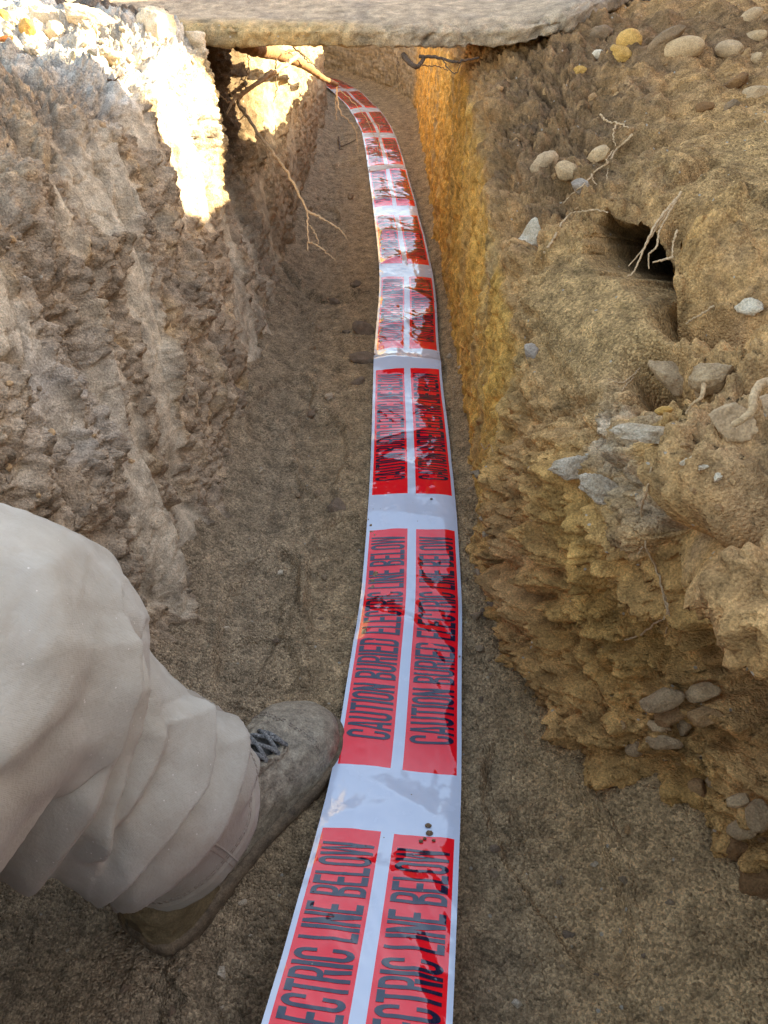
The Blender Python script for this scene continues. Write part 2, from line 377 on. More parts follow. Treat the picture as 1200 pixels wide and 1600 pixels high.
if Nn[len(YB)//2, 100, 0] > 0: Nn = -Nn
x, Y, z = S[..., 0], S[..., 1], S[..., 2]
sI = np.broadcast_to(sidx[None, :], x.shape)
cutwall = sstep(0.8, 1.1, Y)*sstep(5.4, 4.8, sI)                     # bucket-cut face along the trench
cutwall = np.maximum(cutwall, 0.0)
smoothsand = np.clip(gauss(S, (.27, .93, .42), (.09, .17, .10))*1.6, 0, 1)*sstep(4.3, 4.9, sI)  # fine sand slope below the hole
smoothsand = np.maximum(smoothsand, 0.75*np.clip(gauss(S, (.62, 1.15, .53), (.22, .30, .12))*1.4, 0, 1))
rough = (1-smoothsand*0.9)
warp = np.stack([perlin(S*9), perlin(S*9+31), perlin(S*9+77)], -1)
Sw = S+0.02*warp
big = 0.030*fbm(S*4.2, 3)
cl1 = clods(Sw+.0, 11); cl2 = clods(Sw*[1, 1, 1.35], 24); cl3 = clods(Sw*[1, 1, 1.4], 60); cl4 = clods(S, 130)
tilt = np.stack([x+0.25*z, Y, z*1.5+0.35*x], -1)+0.03*warp
blk = 0.070*(billow(tilt*6.5, 5, 0.58)-0.40) + 0.010*(cl2-0.6)*sstep(-.1, .3, perlin(S*8+5)) + 0.0045*(cl3-0.6) + 0.0025*(cl4-0.5)
lowf = sstep(4.6, 3.8, sI)*(1-cutwall)
blk = blk + lowf*0.050*(billow(np.stack([x*1.0, Y*1.0, z*2.2-0.6*x+.3*Y], -1)*9+2+0.25*warp, 4)-0.4)
layers = 0.010*fbm(S*[7, 7, 34]+0.5*warp, 3)                          # bedded clay, breaks along near-level planes
stri = 0.0120*fbm(np.stack([x*6, (Y+0.25*z)*34, z*2.2], -1), 5, .6)+0.004*(billow(S*30, 3)-.4) + 0.010*fbm(np.stack([x*2, Y*9, z*1.3], -1), 3)
dispN = big*(1-.75*cutwall)*(1-.6*smoothsand) + blk*rough*(1-0.72*cutwall) + layers*(1-cutwall)*(1-smoothsand) + stri*cutwall + 0.003*fbm(S*60, 3)*1.3
dispN -= (0.014*cracks(tilt, 9, .05)+0.010*cracks(tilt, 20, .06)+0.006*cracks(S*[1, 1, 1.3], 48, .09))*rough*(1-.75*cutwall)*(1-.4*sstep(6.4, 7, sI))
topz = sstep(6.6, 7.6, sI); dispN = dispN*(1-0.3*topz)+0.03*fbm(S*3+5, 3)*topz
dispN += 0.0016*np.clip(1-1.3*worley(S*150)[0], 0, 1)
S = S+Nn*dispN[..., None]
def push(c, r, vec, power=2.0):
    """drives a pocket of the given radii into the bank"""
    global S
    d = np.sqrt((((B0-np.asarray(c))/np.asarray(r))**2).sum(-1)); f = sstep(1.0, 0.60, d+0.14*perlin(B0*16)+0.12*perlin(B0*45)+.05*perlin(B0*110))
    S = S+(f*(1+0.30*perlin(B0*55)+.2*perlin(B0*120)))[..., None]*np.asarray(vec)
    return f
hole = push((.338, 1.05, .462), (.062, .100, .07), (.21, .27, -.12))
push((.335, .96, .445), (.034, .075, .05), (.13, .14, -.07))
pit = push((.40, .47, .26), (.12, .13, .085), (.14, .04, .02))
_bx, _by, _bt = project(B0)
def bpick(px, py):
    m = (np.abs(_bx-px) < 9) & (np.abs(_by-py) < 9) & (_bt > .2) & (x < 1.1)
    idx = np.where(m); t = _bt[idx]; k = t < t.min()+.04; return B0[idx][k].mean(0)
def gouge(pts, w_, dp, n=14):
    global S
    w_ *= 1.15; dp *= 1.9
    for q_ in catmull([bpick(*p_) for p_ in pts], n):
        f = np.exp(-(((B0-q_+0.012*warp)**2).sum(-1))/w_**2); S = S-Nn*(dp*3.0/n*f)[..., None]
gouge([(1050, 478), (1100, 500), (1160, 508)], .020, .085)
gouge([(1000, 548), (1030, 600), (1070, 632)], .018, .07)
gouge([(1165, 690), (1195, 660)], .016, .05, 6)
gouge([(1030, 842), (1060, 850), (1090, 846)], .014, .06, 8)
gouge([(1200, 815), (1150, 845), (1100, 870), (1010, 880)], .015, .06)
gouge([(820, 350), (842, 420)], .014, .03, 8)
gouge([(935, 225), (960, 250), (975, 235)], .018, .06, 8)
gouge([(880, 285), (905, 300)], .012, .04, 5)
gouge([(1060, 330), (1045, 380), (1040, 430)], .018, .05)
gouge([(1120, 255), (1060, 300)], .012, .03, 8)
def lumpat(px, py, r_, a_):
    global S
    q_ = bpick(px, py); f = np.clip(np.exp(-(((B0-q_+0.02*warp)**2).sum(-1))/r_**2), 0, 1); S = S+Nn*(a_*f*(0.7+0.9*billow(B0*24, 3)))[..., None]
lumpat(1120, 420, .055, .040); lumpat(1150, 340, .06, .035); lumpat(1060, 290, .05, .022); lumpat(1090, 770, .04, .02); lumpat(960, 890, .03, .02)
lumpat(900, 900, .035, .016); lumpat(1180, 740, .03, .018); lumpat(880, 1130, .03, .02)
# clods that stand proud
def bulge(c, r, a):
    global S
    f = np.clip(gauss(B0, c, r), 0, 1); S = S+Nn*(a*f*(0.8+0.5*perlin(B0*18)))[..., None]
bulge((.34, .60, .47), (.055, .10, .05), .045)
bulge((.38, .50, .46), (.05, .07, .04), .022)
bulge((.235, .70, .30), (.05, .07, .035), .018)
bulge((.60, .80, .52), (.2, .12, .1), .03)
n1 = fbm(B0*4+11, 3); n2 = fbm(B0*15+3, 3); n3 = fbm(B0*50+3, 2)
clay = np.array([0.60, 0.335, 0.13]); C = np.broadcast_to(clay, S.shape).copy()
C = mixc(C, (0.66, 0.37, 0.095), np.clip(0.3+1.4*n1, 0, 1)*sstep(0.55, 0.4, z)*0.8)
cutc = cutwall*sstep(5.1, 4.7, sI+0.25*n2); C = mixc(C, (0.80, 0.45, 0.095), cutc*0.85)
C = mixc(C, (0.40, 0.29, 0.16), cutc*np.clip(0.1+1.6*fbm(np.stack([x*2, Y*14, z*2], -1)+4, 3), 0, 1)*0.8)
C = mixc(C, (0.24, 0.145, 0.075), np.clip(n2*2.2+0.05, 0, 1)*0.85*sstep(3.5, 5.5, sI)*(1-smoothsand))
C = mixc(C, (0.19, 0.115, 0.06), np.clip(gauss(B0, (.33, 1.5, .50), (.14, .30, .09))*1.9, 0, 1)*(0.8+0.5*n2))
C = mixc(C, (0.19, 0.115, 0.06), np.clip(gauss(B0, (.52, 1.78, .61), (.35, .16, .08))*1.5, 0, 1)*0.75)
C = mixc(C, (0.52, 0.32, 0.13), smoothsand)
C = mixc(C, (0.60, 0.48, 0.33), np.clip(gauss(B0, (.29, .66, .375), (.09, .10, .035))*1.5*(0.5+1.6*n2), 0, 1)*0.8)
C = mixc(C, (0.52, 0.32, 0.15), np.clip(gauss(B0, (.34, .52, .46), (.09, .14, .06))*1.3, 0, 1)*0.8)
C = mixc(C, (0.17, 0.115, 0.06), hole)  # inside of the hole: its shade deepened in the soil colour
C = mixc(C, (0.36, 0.29, 0.20), sstep(4.2, 4.6, Y)*sstep(6.2, 5.6, sI))
C *= (1+0.45*n3+0.35*n2)[..., None]
# added shade ridge and ground out of frame
def add_far(S, C, sgn, grit):
    far = [(1.45, None), (1.9, None), (2.4, .70), (8, .66), (60, .6)]
    return S, C
C = np.clip(C, 0.02, 0.9)
x = S[..., 0]
S[..., 0] += bend(S[..., 1])
gritR = np.clip(0.35+0.65*smoothsand+0.3*topz-0.25*cutwall, 0, 1)
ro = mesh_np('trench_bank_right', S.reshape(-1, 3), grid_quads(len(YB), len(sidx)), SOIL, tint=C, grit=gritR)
tag(ro, kind='structure')
RB_V = S

# ---- left bank (distances measured to the left, then mirrored)
L = [
 (-3.0, [(.44,-.10),(.44,.0),(.45,.15),(.46,.30),(.47,.42),(.49,.53),(.55,.60),(.80,.64),(1.3,.66)]),
 (.40, [(.46,-.10),(.46,.0),(.46,.14),(.46,.26),(.47,.38),(.49,.49),(.55,.575),(.80,.64),(1.3,.66)]),
 (.56, [(.33,-.10),(.33,.0),(.35,.14),(.37,.26),(.39,.38),(.42,.49),(.50,.575),(.80,.64),(1.3,.66)]),
 (.75, [(.285,-.10),(.285,.0),(.31,.13),(.345,.26),(.375,.38),(.41,.49),(.47,.575),(.72,.63),(1.3,.66)]),
 (1.05,[(.285,-.10),(.285,.0),(.30,.13),(.33,.26),(.36,.38),(.39,.49),(.45,.58),(.68,.63),(1.3,.66)]),
 (1.4, [(.28,-.10),(.28,.0),(.305,.13),(.335,.28),(.36,.41),(.385,.52),(.45,.60),(.65,.64),(1.3,.68)]),
 (1.70,[(.28,-.10),(.28,.0),(.32,.13),(.35,.28),(.35,.43),(.352,.54),(.39,.61),(.60,.66),(1.3,.70)]),
 (1.80,[(.28,-.10),(.28,.0),(.325,.13),(.36,.28),(.36,.43),(.36,.54),(.40,.61),(.60,.66),(1.3,.70)]),
 (1.86,[(.28,-.10),(.28,.0),(.33,.13),(.40,.28),(.43,.43),(.44,.54),(.46,.62),(.62,.65),(1.3,.68)]),
 (2.0,[(.285,-.10),(.285,.0),(.33,.13),(.40,.28),(.43,.43),(.44,.54),(.46,.62),(.62,.65),(1.3,.68)]),
 (2.25, [(.29,-.10),(.29,.0),(.305,.15),(.33,.30),(.36,.43),(.38,.54),(.41,.60),(.62,.63),(1.3,.66)]),
 (2.6, [(.29,-.10),(.29,.0),(.295,.15),(.30,.30),(.31,.43),(.33,.54),(.38,.60),(.62,.63),(1.3,.66)]),
 (8.2, [(.29,-.10),(.29,.0),(.295,.15),(.30,.30),(.31,.43),(.33,.54),(.38,.60),(.62,.63),(1.3,.66)]),
]
S = profile_surface(L, YB, None, sidx); S = ysmooth(S, YB, 0.018); S[..., 0] *= -1
B0 = S.copy(); Nn = grid_normals(S)
if Nn[len(YB)//2, 100, 0] < 0: Nn = -Nn
x, Y, z = S[..., 0], S[..., 1], S[..., 2]
warp = np.stack([perlin(S*8), perlin(S*8+31), perlin(S*8+77)], -1); Sw = S+0.02*warp
# buttresses and gouges: strips slanting down the face
q = Y*1.0 - 0.42*(z-0.3)
qq = q*5.2+0.5*perlin(np.stack([q*3, z*2.2, 0*z+2], -1))+0.05*warp[..., 1]; fr = qq-np.floor(qq); hh = np.modf(np.sin(np.floor(qq)*12.9898)*43758.5)[0]
step = np.where(fr < .82, fr/.82, (1-fr)/.18)*(0.55+0.45*np.abs(hh))
qs = q*13+0.6*perlin(np.stack([q*6, z*4, 0*z+7], -1)); fs = qs-np.floor(qs); step2 = np.where(fs < .85, fs/.85, (1-fs)/.15)
strip = fbm(np.stack([q*5.5+0.4*warp[..., 0], z*1.5, 0*z], -1), 3)
ridge = 0.026*strip + 0.036*(step-.4) + 0.010*(step2-.5)*sstep(-.1, .2, perlin(np.stack([q*5, z*5, 0*z+1], -1)))
smear = sstep(0.03, 0.09, fbm(np.stack([q*8.0+1.3, z*3.0+5, 0*z+9], -1)+0.2*warp, 2)+0.17*fbm(S*26, 3))*sstep(6.2, 5.4, sI)*sstep(0.04, .1, fr)*sstep(.98, .9, fr)
cl1 = clods(Sw, 10); cl2 = clods(Sw, 22); cl3 = clods(Sw, 55); cl4 = clods(S, 125)
blk = 0.060*(billow(np.stack([x, q, z*.6], -1)*8.5+0.15*warp, 5, 0.6)-0.4)+0.006*(cl2-0.6)+0.004*(cl3-0.6)+0.0025*(cl4-.5)
farw = sstep(1.9, 2.3, Y)
wallm = sstep(0.6, 1.2, sI)*sstep(6.6, 5.8, sI)
dispN = ridge*wallm*(1-.55*farw) + blk*(1-0.85*smear)*(1-.5*farw) + 0.02*fbm(S*4, 3)*(1-.5*farw) + 0.006*fbm(S*40, 4)*(1-.7*smear) + 0.018*(billow(S*22, 4, .6)-.35)*sstep(5.8, 6.4, sI)*sstep(1.2, 1.4, Y)
dispN += farw*0.008*fbm(np.stack([x*6, Y*34, z*3], -1), 4) - 0.006*smear
dispN += 0.0016*np.clip(1-1.3*worley(S*150)[0], 0, 1)*(1-smear)
dispN -= (0.016*cracks(np.stack([x, q*1.3, z*.45], -1)+.02*warp, 10, .05)+0.010*cracks(S, 22, .06)*(1-.6*smear)+0.006*cracks(S, 52, .09)*(1-smear))*(1-.5*farw)
S = S+Nn*dispN[..., None]
def pocket(px, py, tx, r, dp):
    global S
    c = at_t(px, py, tx); f = gauss(B0, c, r); S = S-Nn*(dp*f)[..., None]
for px, py, xx, r, dp in ((180, 345, -.40, (.05, .022, .05), .035), (55, 500, -.42, (.05, .02, .05), .03), (300, 760, -.30, (.05, .03, .055), .035),
                          (90, 350, -.41, (.05, .02, .04), .03), (150, 560, -.36, (.05, .02, .05), .03), (240, 960, -.30, (.05, .02, .05), .025)):
    pocket(px, py, xx/((px-600)/F), r, dp)
n1 = fbm(B0*4+11, 3); n2 = fbm(B0*16+3, 3); n3 = fbm(B0*50+3, 2)
C = np.broadcast_to(np.array([0.44, 0.33, 0.215]), S.shape).copy()
C = mixc(C, (0.25, 0.195, 0.14), np.clip(0.15+1.6*n1, 0, 1)*0.8)
C = mixc(C, (0.50, 0.34, 0.16), np.clip(1.9*n2-0.15, 0, 1)*0.7)
C = mixc(C, (0.58, 0.48, 0.34), smear*0.85)
C = mixc(C, (0.50, 0.44, 0.36), np.clip(gauss(B0, (-.40, .78, .36), (.2, .13, .09))*1.2, 0, 1)*(0.5+1.2*n2).clip(0, 1))
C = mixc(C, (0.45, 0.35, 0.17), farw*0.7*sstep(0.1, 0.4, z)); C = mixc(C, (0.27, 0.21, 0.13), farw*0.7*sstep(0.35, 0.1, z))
white = sstep(5.3, 5.8, sI+0.5*n2)*sstep(1.25, 1.42, Y)*sstep(2.7, 2.4, Y)
white = np.maximum(white, sstep(0.42, 0.47, z+0.04*n2)*sstep(1.52, 1.56, Y)*sstep(1.75, 1.68, Y))
C = mixc(C, (0.66, 0.62, 0.53), white*(0.75+0.8*n2).clip(0.2, 1))
C = mixc(C, (0.50, 0.37, 0.19), sstep(1.66, 1.74, Y)*sstep(1.86, 1.8, Y)*sstep(6.1, 5.6, sI)*0.8*sstep(.25, .35, z))
C = mixc(C, (0.10, 0.065, 0.04), sstep(1.84, 1.9, Y)*sstep(2.45, 2.25, Y)*sstep(0.2, 0.4, z)*0.85)  # shadow under the slab, painted dark into the recessed wall
C *= (1+0.3*n3+0.2*n2)[..., None]; C = np.clip(C, 0.02, 0.9)
S[..., 0] += bend(S[..., 1])
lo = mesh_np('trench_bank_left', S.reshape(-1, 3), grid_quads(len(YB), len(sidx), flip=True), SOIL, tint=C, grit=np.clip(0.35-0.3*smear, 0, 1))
tag(lo, kind='structure'); LB_V = S

# ---- ground above, out to the horizon, and an added unseen ridge to the right that shapes the shadows
def flat_sheet(name, X, Yv, zf, tint, grit=0.4):
    Xg, Yg = np.meshgrid(X, Yv); Pp = np.stack([Xg, Yg, zf(Xg, Yg)], -1)
    nn = fbm(Pp*1.5, 3); Cc = np.asarray(tint)*(1+0.35*nn)[..., None]
    o = mesh_np(name, Pp.reshape(-1, 3), grid_quads(len(Yv), len(X), flip=True), SOIL, tint=Cc, grit=np.full(nn.shape, grit)); return tag(o, kind='structure')
def shade_ridge(Xg, Yg):
    Pp = np.stack([Xg, Yg, 0*Xg], -1); h = H(Yg+0.05*perlin(Pp*2.5))
    xb = Xg-bend(Yg)*0
    s = sstep(1.1, 1.62, xb)*sstep(2.9, 2.1, xb)
    base = 0.655-0.05*sstep(4, 10, np.abs(Xg))
    return base+(h-0.655)*s+0.03*fbm(Pp*4, 3)*s+0.012*fbm(Pp*12, 3)-0.004
XR = np.concatenate([np.linspace(1.1, 3.0, 110), np.array([3.4, 4, 5, 7, 10, 16, 30, 60])])
YR = np.concatenate([[-60, -30, -12, -6], np.linspace(-3, 4.5, 240), [5, 6, 7, 8.2, 12, 20, 35, 60]])
flat_sheet('ground_with_shade_ridge', XR, YR, shade_ridge, (0.34, 0.25, 0.15))
XL = np.concatenate([[-60, -30, -16, -10, -6, -4, -3], np.linspace(-2.6, -1.2, 40)])
flat_sheet('ground', XL, YR, lambda X, Yv: 0.66-0.05*sstep(4, 10, np.abs(X))+0.01*perlin(np.stack([X*3, Yv*3, 0*X], -1)), (0.45, 0.40, 0.32))
XE = np.linspace(-5.2, 1.2, 40)
flat_sheet('ground_beyond', XE, np.concatenate([np.linspace(7.6, 9, 20), [12, 20, 35, 60]]), lambda X, Yv: 0.652+0.01*perlin(np.stack([X*2, Yv*2, 0*X+4], -1)), (0.40, 0.33, 0.24))
flat_sheet('ground_behind', np.linspace(-1.3, 1.2, 30), np.array([-60, -30, -12, -6, -4, -2.9]), lambda X, Yv: 0.648+0*X, (0.36, 0.28, 0.18))
# ends of the trench
for yy in (-2.95, 8.0):
    xs = np.linspace(-0.8, 0.6, 40) + (bend(yy) if yy > 0 else 0); zs = np.linspace(-0.1, 0.665, 24); Xg, Zg = np.meshgrid(xs, zs)
    Pp = np.stack([Xg, yy+0.03*perlin(np.stack([Xg*5, Zg*5, 0*Xg], -1)), Zg], -1)
    o = mesh_np('trench_end', Pp.reshape(-1, 3), grid_quads(24, 40), SOIL, tint=np.full(Pp.shape, 0.22)*[1.2, .95, .6], grit=np.full(Xg.shape, .3)); tag(o, kind='structure')

# ------------------------------------------------------------------ surface picking: nearest terrain point seen in a direction
_T = np.vstack([FLOOR_V.reshape(-1, 3), RB_V.reshape(-1, 3), LB_V.reshape(-1, 3)])
_N = np.vstack([grid_normals(FLOOR_V).reshape(-1, 3), grid_normals(RB_V).reshape(-1, 3), grid_normals(LB_V).reshape(-1, 3)])
_px, _py, _pt = project(_T)
_ok = (_pt > 0.1) & (_px > -300) & (_px < 1500) & (_py > -300) & (_py < 1900)
_T, _N, _px, _py, _pt = _T[_ok], _N[_ok], _px[_ok], _py[_ok], _pt[_ok]
_vd = np.array([0, 0, CAMZ])-_T
_N = _N*np.sign(np.einsum('ij,ij->i', _N, _vd))[:, None]
def pick(px, py, r=5):
    while True:
        m = (np.abs(_px-px) < r) & (np.abs(_py-py) < r)
        if m.sum() > 3: break
        r *= 1.6
    idx = np.where(m)[0]; t = _pt[idx]; k = idx[t < t.min()+0.04]
    t0 = _pt[k].mean(); nrm = _N[k].mean(0); nrm /= np.linalg.norm(nrm)+1e-9
    return at_t(px, py, t0), nrm, t0

# ------------------------------------------------------------------ concrete slab bridging the trench
def slab():
    nx = 420; X = np.linspace(-1.35, 0.74, nx)
    lift = 0.055*sstep(0.22, 0.56, X)
    front = 1.85 + 0.03*fbm(np.stack([X*5, 0*X, 0*X+.3], -1), 4) + 0.42*sstep(0.34, 0.72, X) + 0.05*sstep(-0.33, -0.5, X)
    bev = 0.03 + 0.10*sstep(0.05, -0.25, X)
    sec = []
    def lerp(a, b, n): return [a+(b-a)*i/n for i in range(n)]
    K = []
    one = np.ones(nx)
    K.append(np.stack([2.20*one, 0.60+lift], -1)); K.append(np.stack([front+0.05, 0.60+lift], -1)); K.append(np.stack([front+0.004, 0.603+lift], -1))
    K.append(np.stack([front+0.002, 0.628+lift], -1)); K.append(np.stack([front+0.014, 0.636+lift], -1))
    K.append(np.stack([front+0.02+bev, 0.646+lift*0.9+0.05*bev], -1)); K.append(np.stack([front+0.10+bev, 0.655+lift*0.7+0.10*bev], -1))
    K.append(np.stack([2.14*one, 0.668+lift*0.5], -1)); K.append(np.stack([2.20*one, 0.670+lift*0.4], -1)); K.append(np.stack([2.22*one, 0.63+lift*0.4], -1))
    K = np.array(K)  # (k, nx, 2)
    nseg = [30, 8, 8, 14, 18, 30, 70, 30, 6]
    rows = []
    for a, (A, Bk, n) in enumerate(zip(K[:-1], K[1:], nseg)):
        for i in range(n): rows.append(A+(Bk-A)*i/n)
    rows.append(K[-1]); Rr = np.array(rows).transpose(1, 0, 2)   # nx, m, 2
    Pp = np.stack([np.broadcast_to(X[:, None], Rr.shape[:2]), Rr[..., 0], Rr[..., 1]], -1)
    Nr = np.cross(np.gradient(Pp, axis=0), np.roll(Pp, -1, 1)-np.roll(Pp, 1, 1)); Nr /= np.linalg.norm(Nr, axis=-1, keepdims=True)+1e-9
    c = Pp.mean(axis=1, keepdims=True); s = np.sign(((Pp-c)*Nr).sum(-1).mean()); Nr = Nr*s
    m = Rr.shape[1]; frontness = np.zeros(m); a0 = sum(nseg[:1]); a1 = sum(nseg[:4])+6; frontness[a0:a1] = 1; frontness = np.convolve(frontness, np.ones(9)/9, 'same')[None, :]
    cl = worley(Pp*30); d = frontness*(0.007*fbm(Pp*14, 5)+0.007*(cl[1]-cl[0])+0.004*fbm(Pp*60, 3))+0.0018*fbm(Pp*70, 3)+(1-frontness)*0.003*fbm(Pp*5, 3)
    sidek = sstep(0.30, 0.45, Pp[..., 0]); d = d+sidek*0.010*fbm(Pp*20, 3)-frontness*(0.008*cracks(Pp, 12, .06)+.004*cracks(Pp, 34, .08))-0.002*(1-frontness)*cracks(Pp, 5, .02)
    Pp = Pp+Nr*d[..., None]
    n2 = fbm(Pp*9, 4); n3 = fbm(Pp*45, 2)
    C = np.broadcast_to(np.array([0.50, 0.37, 0.235]), Pp.shape).copy()
    C = mixc(C, (0.58, 0.39, 0.17), np.clip(frontness*1.0*sstep(0.1, -0.2, Pp[..., 0]), 0, 1)); C = mixc(C, (0.25, 0.20, 0.15), np.clip(n2*1.8, 0, 1)*0.6)
    C = mixc(C, (0.30, 0.25, 0.19), sidek*0.6); C = C*(1+0.15*n3)[..., None]
    V = Pp.reshape(-1, 3); Q = grid_quads(nx, m, True)
    o0 = np.array([-0.1, 2.3, 0.6])
    o = mesh_np('concrete_slab', V-o0, Q, SOIL, tint=C, grit=np.full(Pp.shape[:2], .12)); o.location = o0
    bm = bmesh.new(); bm.from_mesh(o.data); bmesh.ops.holes_fill(bm, edges=[e for e in bm.edges if e.is_boundary], sides=0)
    bmesh.ops.recalc_face_normals(bm, faces=bm.faces); bm.to_mesh(o.data); bm.free()
    tag(o, 'grey-brown concrete slab with a broken front edge bridging the trench', 'concrete slab')
slab()

# ------------------------------------------------------------------ caution tape
EDG = [(1600,412,705,.118),(1500,440,710,.099),(1400,468,714,.076),(1300,495,718,.048),(1210,520,720,.022),(1100,537,721,.016),(1000,556,718,.013),(950,567,717,.013),
       (900,570,716,.013),(800,576,712,.013),(700,580,704,.014),(600,583,692,.014),(540,587,684,.017),(430,592,678,.014),(340,586,655,.014),(280,576,641,.014),
       (230,566,629,.014),(200,558,618,.015),(170,543,596,.016),(150,528,572,.018),(134,512,548,.02)]
ctr = [at_z((a+b)/2, yv, zz) for yv, a, b, zz in EDG]
d0 = ctr[0]-ctr[1]; ctr = [ctr[0]+d0*7.5+np.array([0, 0, -.06]), ctr[0]+d0*3.5+np.array([0, 0, -.01]), ctr[0]+d0*1.8] + ctr; ctr.append(ctr[-1]+np.array([-.12, .25, 0])); ctr.append(ctr[-1]+np.array([-.30, .45, -.0]))
path = catmull(ctr, 3000); seg = np.r_[0, np.cumsum(np.linalg.norm(np.diff(path, axis=0), axis=1))]
u = np.linspace(0, seg[-1], 3000); path = np.stack([np.interp(u, seg, path[:, k]) for k in range(3)], -1)
ker = np.ones(61)/61
path = np.stack([np.convolve(np.pad(path[:, k], 30, mode='edge'), ker, 'valid') for k in range(3)], -1)
SMAX = u[-1]; s_anchor = u[np.argmin(np.abs(path[:, 1]-at_z(620, 1205, .02)[1]))]
HW = 0.076
tang = np.gradient(path, axis=0); tang /= np.linalg.norm(tang, axis=1)[:, None]
side = np.cross(tang, [0, 0, 1]); side /= np.linalg.norm(side, axis=1)[:, None]; nup = np.cross(side, tang)
def fold(d, wd):  # soft crease
    return np.exp(-np.abs(d)/wd)
def tape_h(s, c):
    a = s-s_anchor; q = np.stack([s*5, c*9, 0*s], -1)
    h = 0.0055*fbm(q, 2)+0.0004*fbm(np.stack([s*26-c*30, c*30+s*8, 0*s+12], -1), 2, ridge=True) + 0.0030*perlin(np.stack([s*3.1+4, c*14, 0*s+5], -1))*1.0
    h = h+0.0012*fbm(np.stack([s*14+c*22, c*12-s*3, 0*s+2], -1), 2, ridge=True)*sstep(-0.1, 0.35, perlin(np.stack([s*3.3, c*8, 0*s+8], -1)))
    h = h+0.00045*perlin(np.stack([s*7, c*70, 0*s+1], -1))                      # lengthwise pulls
    h = h+0.00035*fbm(np.stack([s*42, c*42, 0*s+6], -1), 2)
    # named dents and folds
    for (s0, c0, ang, ln, wd, am) in ((.30, .050, .80, .10, .030, .0060), (.245, .0, .45, .09, .022, .0060), (.215, -.055, -.35, .06, .030, .0055), (.06, .05, 1.1, .05, .018, .0035), (-.045, .01, .5, .07, .020, .0040),
                                      (-.07, -.035, -.3, .05, .018, .0035), (.50, .0, .15, .12, .030, .0050), (.64, .02, .5, .09, .022, .0050), (.75, -.03, -.4, .07, .020, .0045), (.86, .04, .4, .05, .020, .004), (1.06, .0, .1, .15, .030, .012),
                                      (1.30, .03, -.6, .08, .022, .005), (1.45, .03, .8, .07, .022, .006), (1.72, -.03, -.7, .08, .022, .006), (1.95, .0, .3, .1, .025, .006), (-.26, .045, 1.35, .10, .014, .0040), (-.24, -.03, .9, .05, .016, .0038),
                                      (-.16, .03, .35, .05, .015, .0030), (2.3, 0, .2, .1, .03, .008), (2.7, .02, -.3, .1, .03, .008)):
        ds, dc = a-s0, c-c0; L_ = ds*math.cos(ang)+dc*math.sin(ang); W_ = -ds*math.sin(ang)+dc*math.cos(ang)
        h = h+am*(.65 if s0 < .7 else 1.0)*np.exp(-(W_/ln)**2)*np.exp(-(np.sqrt(L_**2+.005**2)-.005)/wd)
    h = h-0.010*(c/HW)**4*0.5*sstep(-.4, .3, a) + 0.004*(c/HW)**2*perlin(np.stack([s*4, 0*c+np.sign(c)*3, 0*s], -1))
    return h
def tape_xyz(s, c, lift=0.0):
    s = np.asarray(s, float); c = np.asarray(c, float)
    def base(s, c):
        i = np.clip(s/SMAX*2999, 0, 2998.999); k = i.astype(int); f = (i-k)[..., None]
        p = path[k]*(1-f)+path[k+1]*f; sd_ = side[k]*(1-f)+side[k+1]*f; nu = nup[k]*(1-f)+nup[k+1]*f
        return p+sd_*c[..., None]+nu*tape_h(s, c)[..., None]
    e = 4e-4; p = base(s, c); ds = base(s+e, c)-base(s-e, c); dc = base(s, c+e)-base(s, c-e)
    n = np.cross(dc, ds); n /= np.linalg.norm(n, axis=-1, keepdims=True)
    return p+n*lift, n
def gloss_mat(name, col, rough=0.16, coat=0.4, cior=1.5):
    m, n, l, b = new_mat(name)
    geo = N(n, 'ShaderNodeNewGeometry')
    nz = N(n, 'ShaderNodeTexNoise'); nz.inputs['Scale'].default_value = 40; nz.inputs['Detail'].default_value = 5; l.new(geo.outputs['Position'], nz.inputs['Vector'])
    mr = N(n, 'ShaderNodeMapRange'); mr.inputs['From Min'].default_value = 0.35; mr.inputs['From Max'].default_value = 0.75
    mr.inputs['To Min'].default_value = rough*0.6; mr.inputs['To Max'].default_value = rough*1.7; l.new(nz.outputs[0], mr.inputs[0])
    l.new(mr.outputs[0], b.inputs['Roughness']); b.inputs['Base Color'].default_value = (*col, 1)
    b.inputs['IOR'].default_value = 1.42; b.inputs['Coat Weight'].default_value = coat; b.inputs['Coat Roughness'].default_value = rough*0.3; b.inputs['Coat IOR'].default_value = cior
    # dust specks lying on the film
    v = N(n, 'ShaderNodeTexVoronoi'); v.inputs['Scale'].default_value = 160; l.new(geo.outputs['Position'], v.inputs['Vector'])
    sep = N(n, 'ShaderNodeSeparateColor'); l.new(v.outputs['Color'], sep.inputs[0])
    g = N(n, 'ShaderNodeMath', operation='GREATER_THAN'); l.new(sep.outputs[0], g.inputs[0]); g.inputs[1].default_value = 0.985
    g2 = N(n, 'ShaderNodeMath', operation='LESS_THAN'); l.new(v.outputs['Distance'], g2.inputs[0]); g2.inputs[1].default_value = 0.14
    g3 = N(n, 'ShaderNodeMath', operation='MULTIPLY'); l.new(g.outputs[0], g3.inputs[0]); l.new(g2.outputs[0], g3.inputs[1])
    mx = N(n, 'ShaderNodeMix', data_type='RGBA'); l.new(g3.outputs[0], mx.inputs[0]); mx.inputs[6].default_value = (*col, 1); mx.inputs[7].default_value = (0.22, 0.17, 0.11, 1)
    l.new(mx.outputs[2], b.inputs['Base Color'])
    return m
M_FILM = gloss_mat('sky_tinted_film', (0.64, 0.70, 0.80), 0.2, 0.8, 1.6)  # white film; blue of the reflected sky is tinted into its base colour
M_RED = gloss_mat('red_print', (1.0, 0.008, 0.020), 0.07, 0.65)
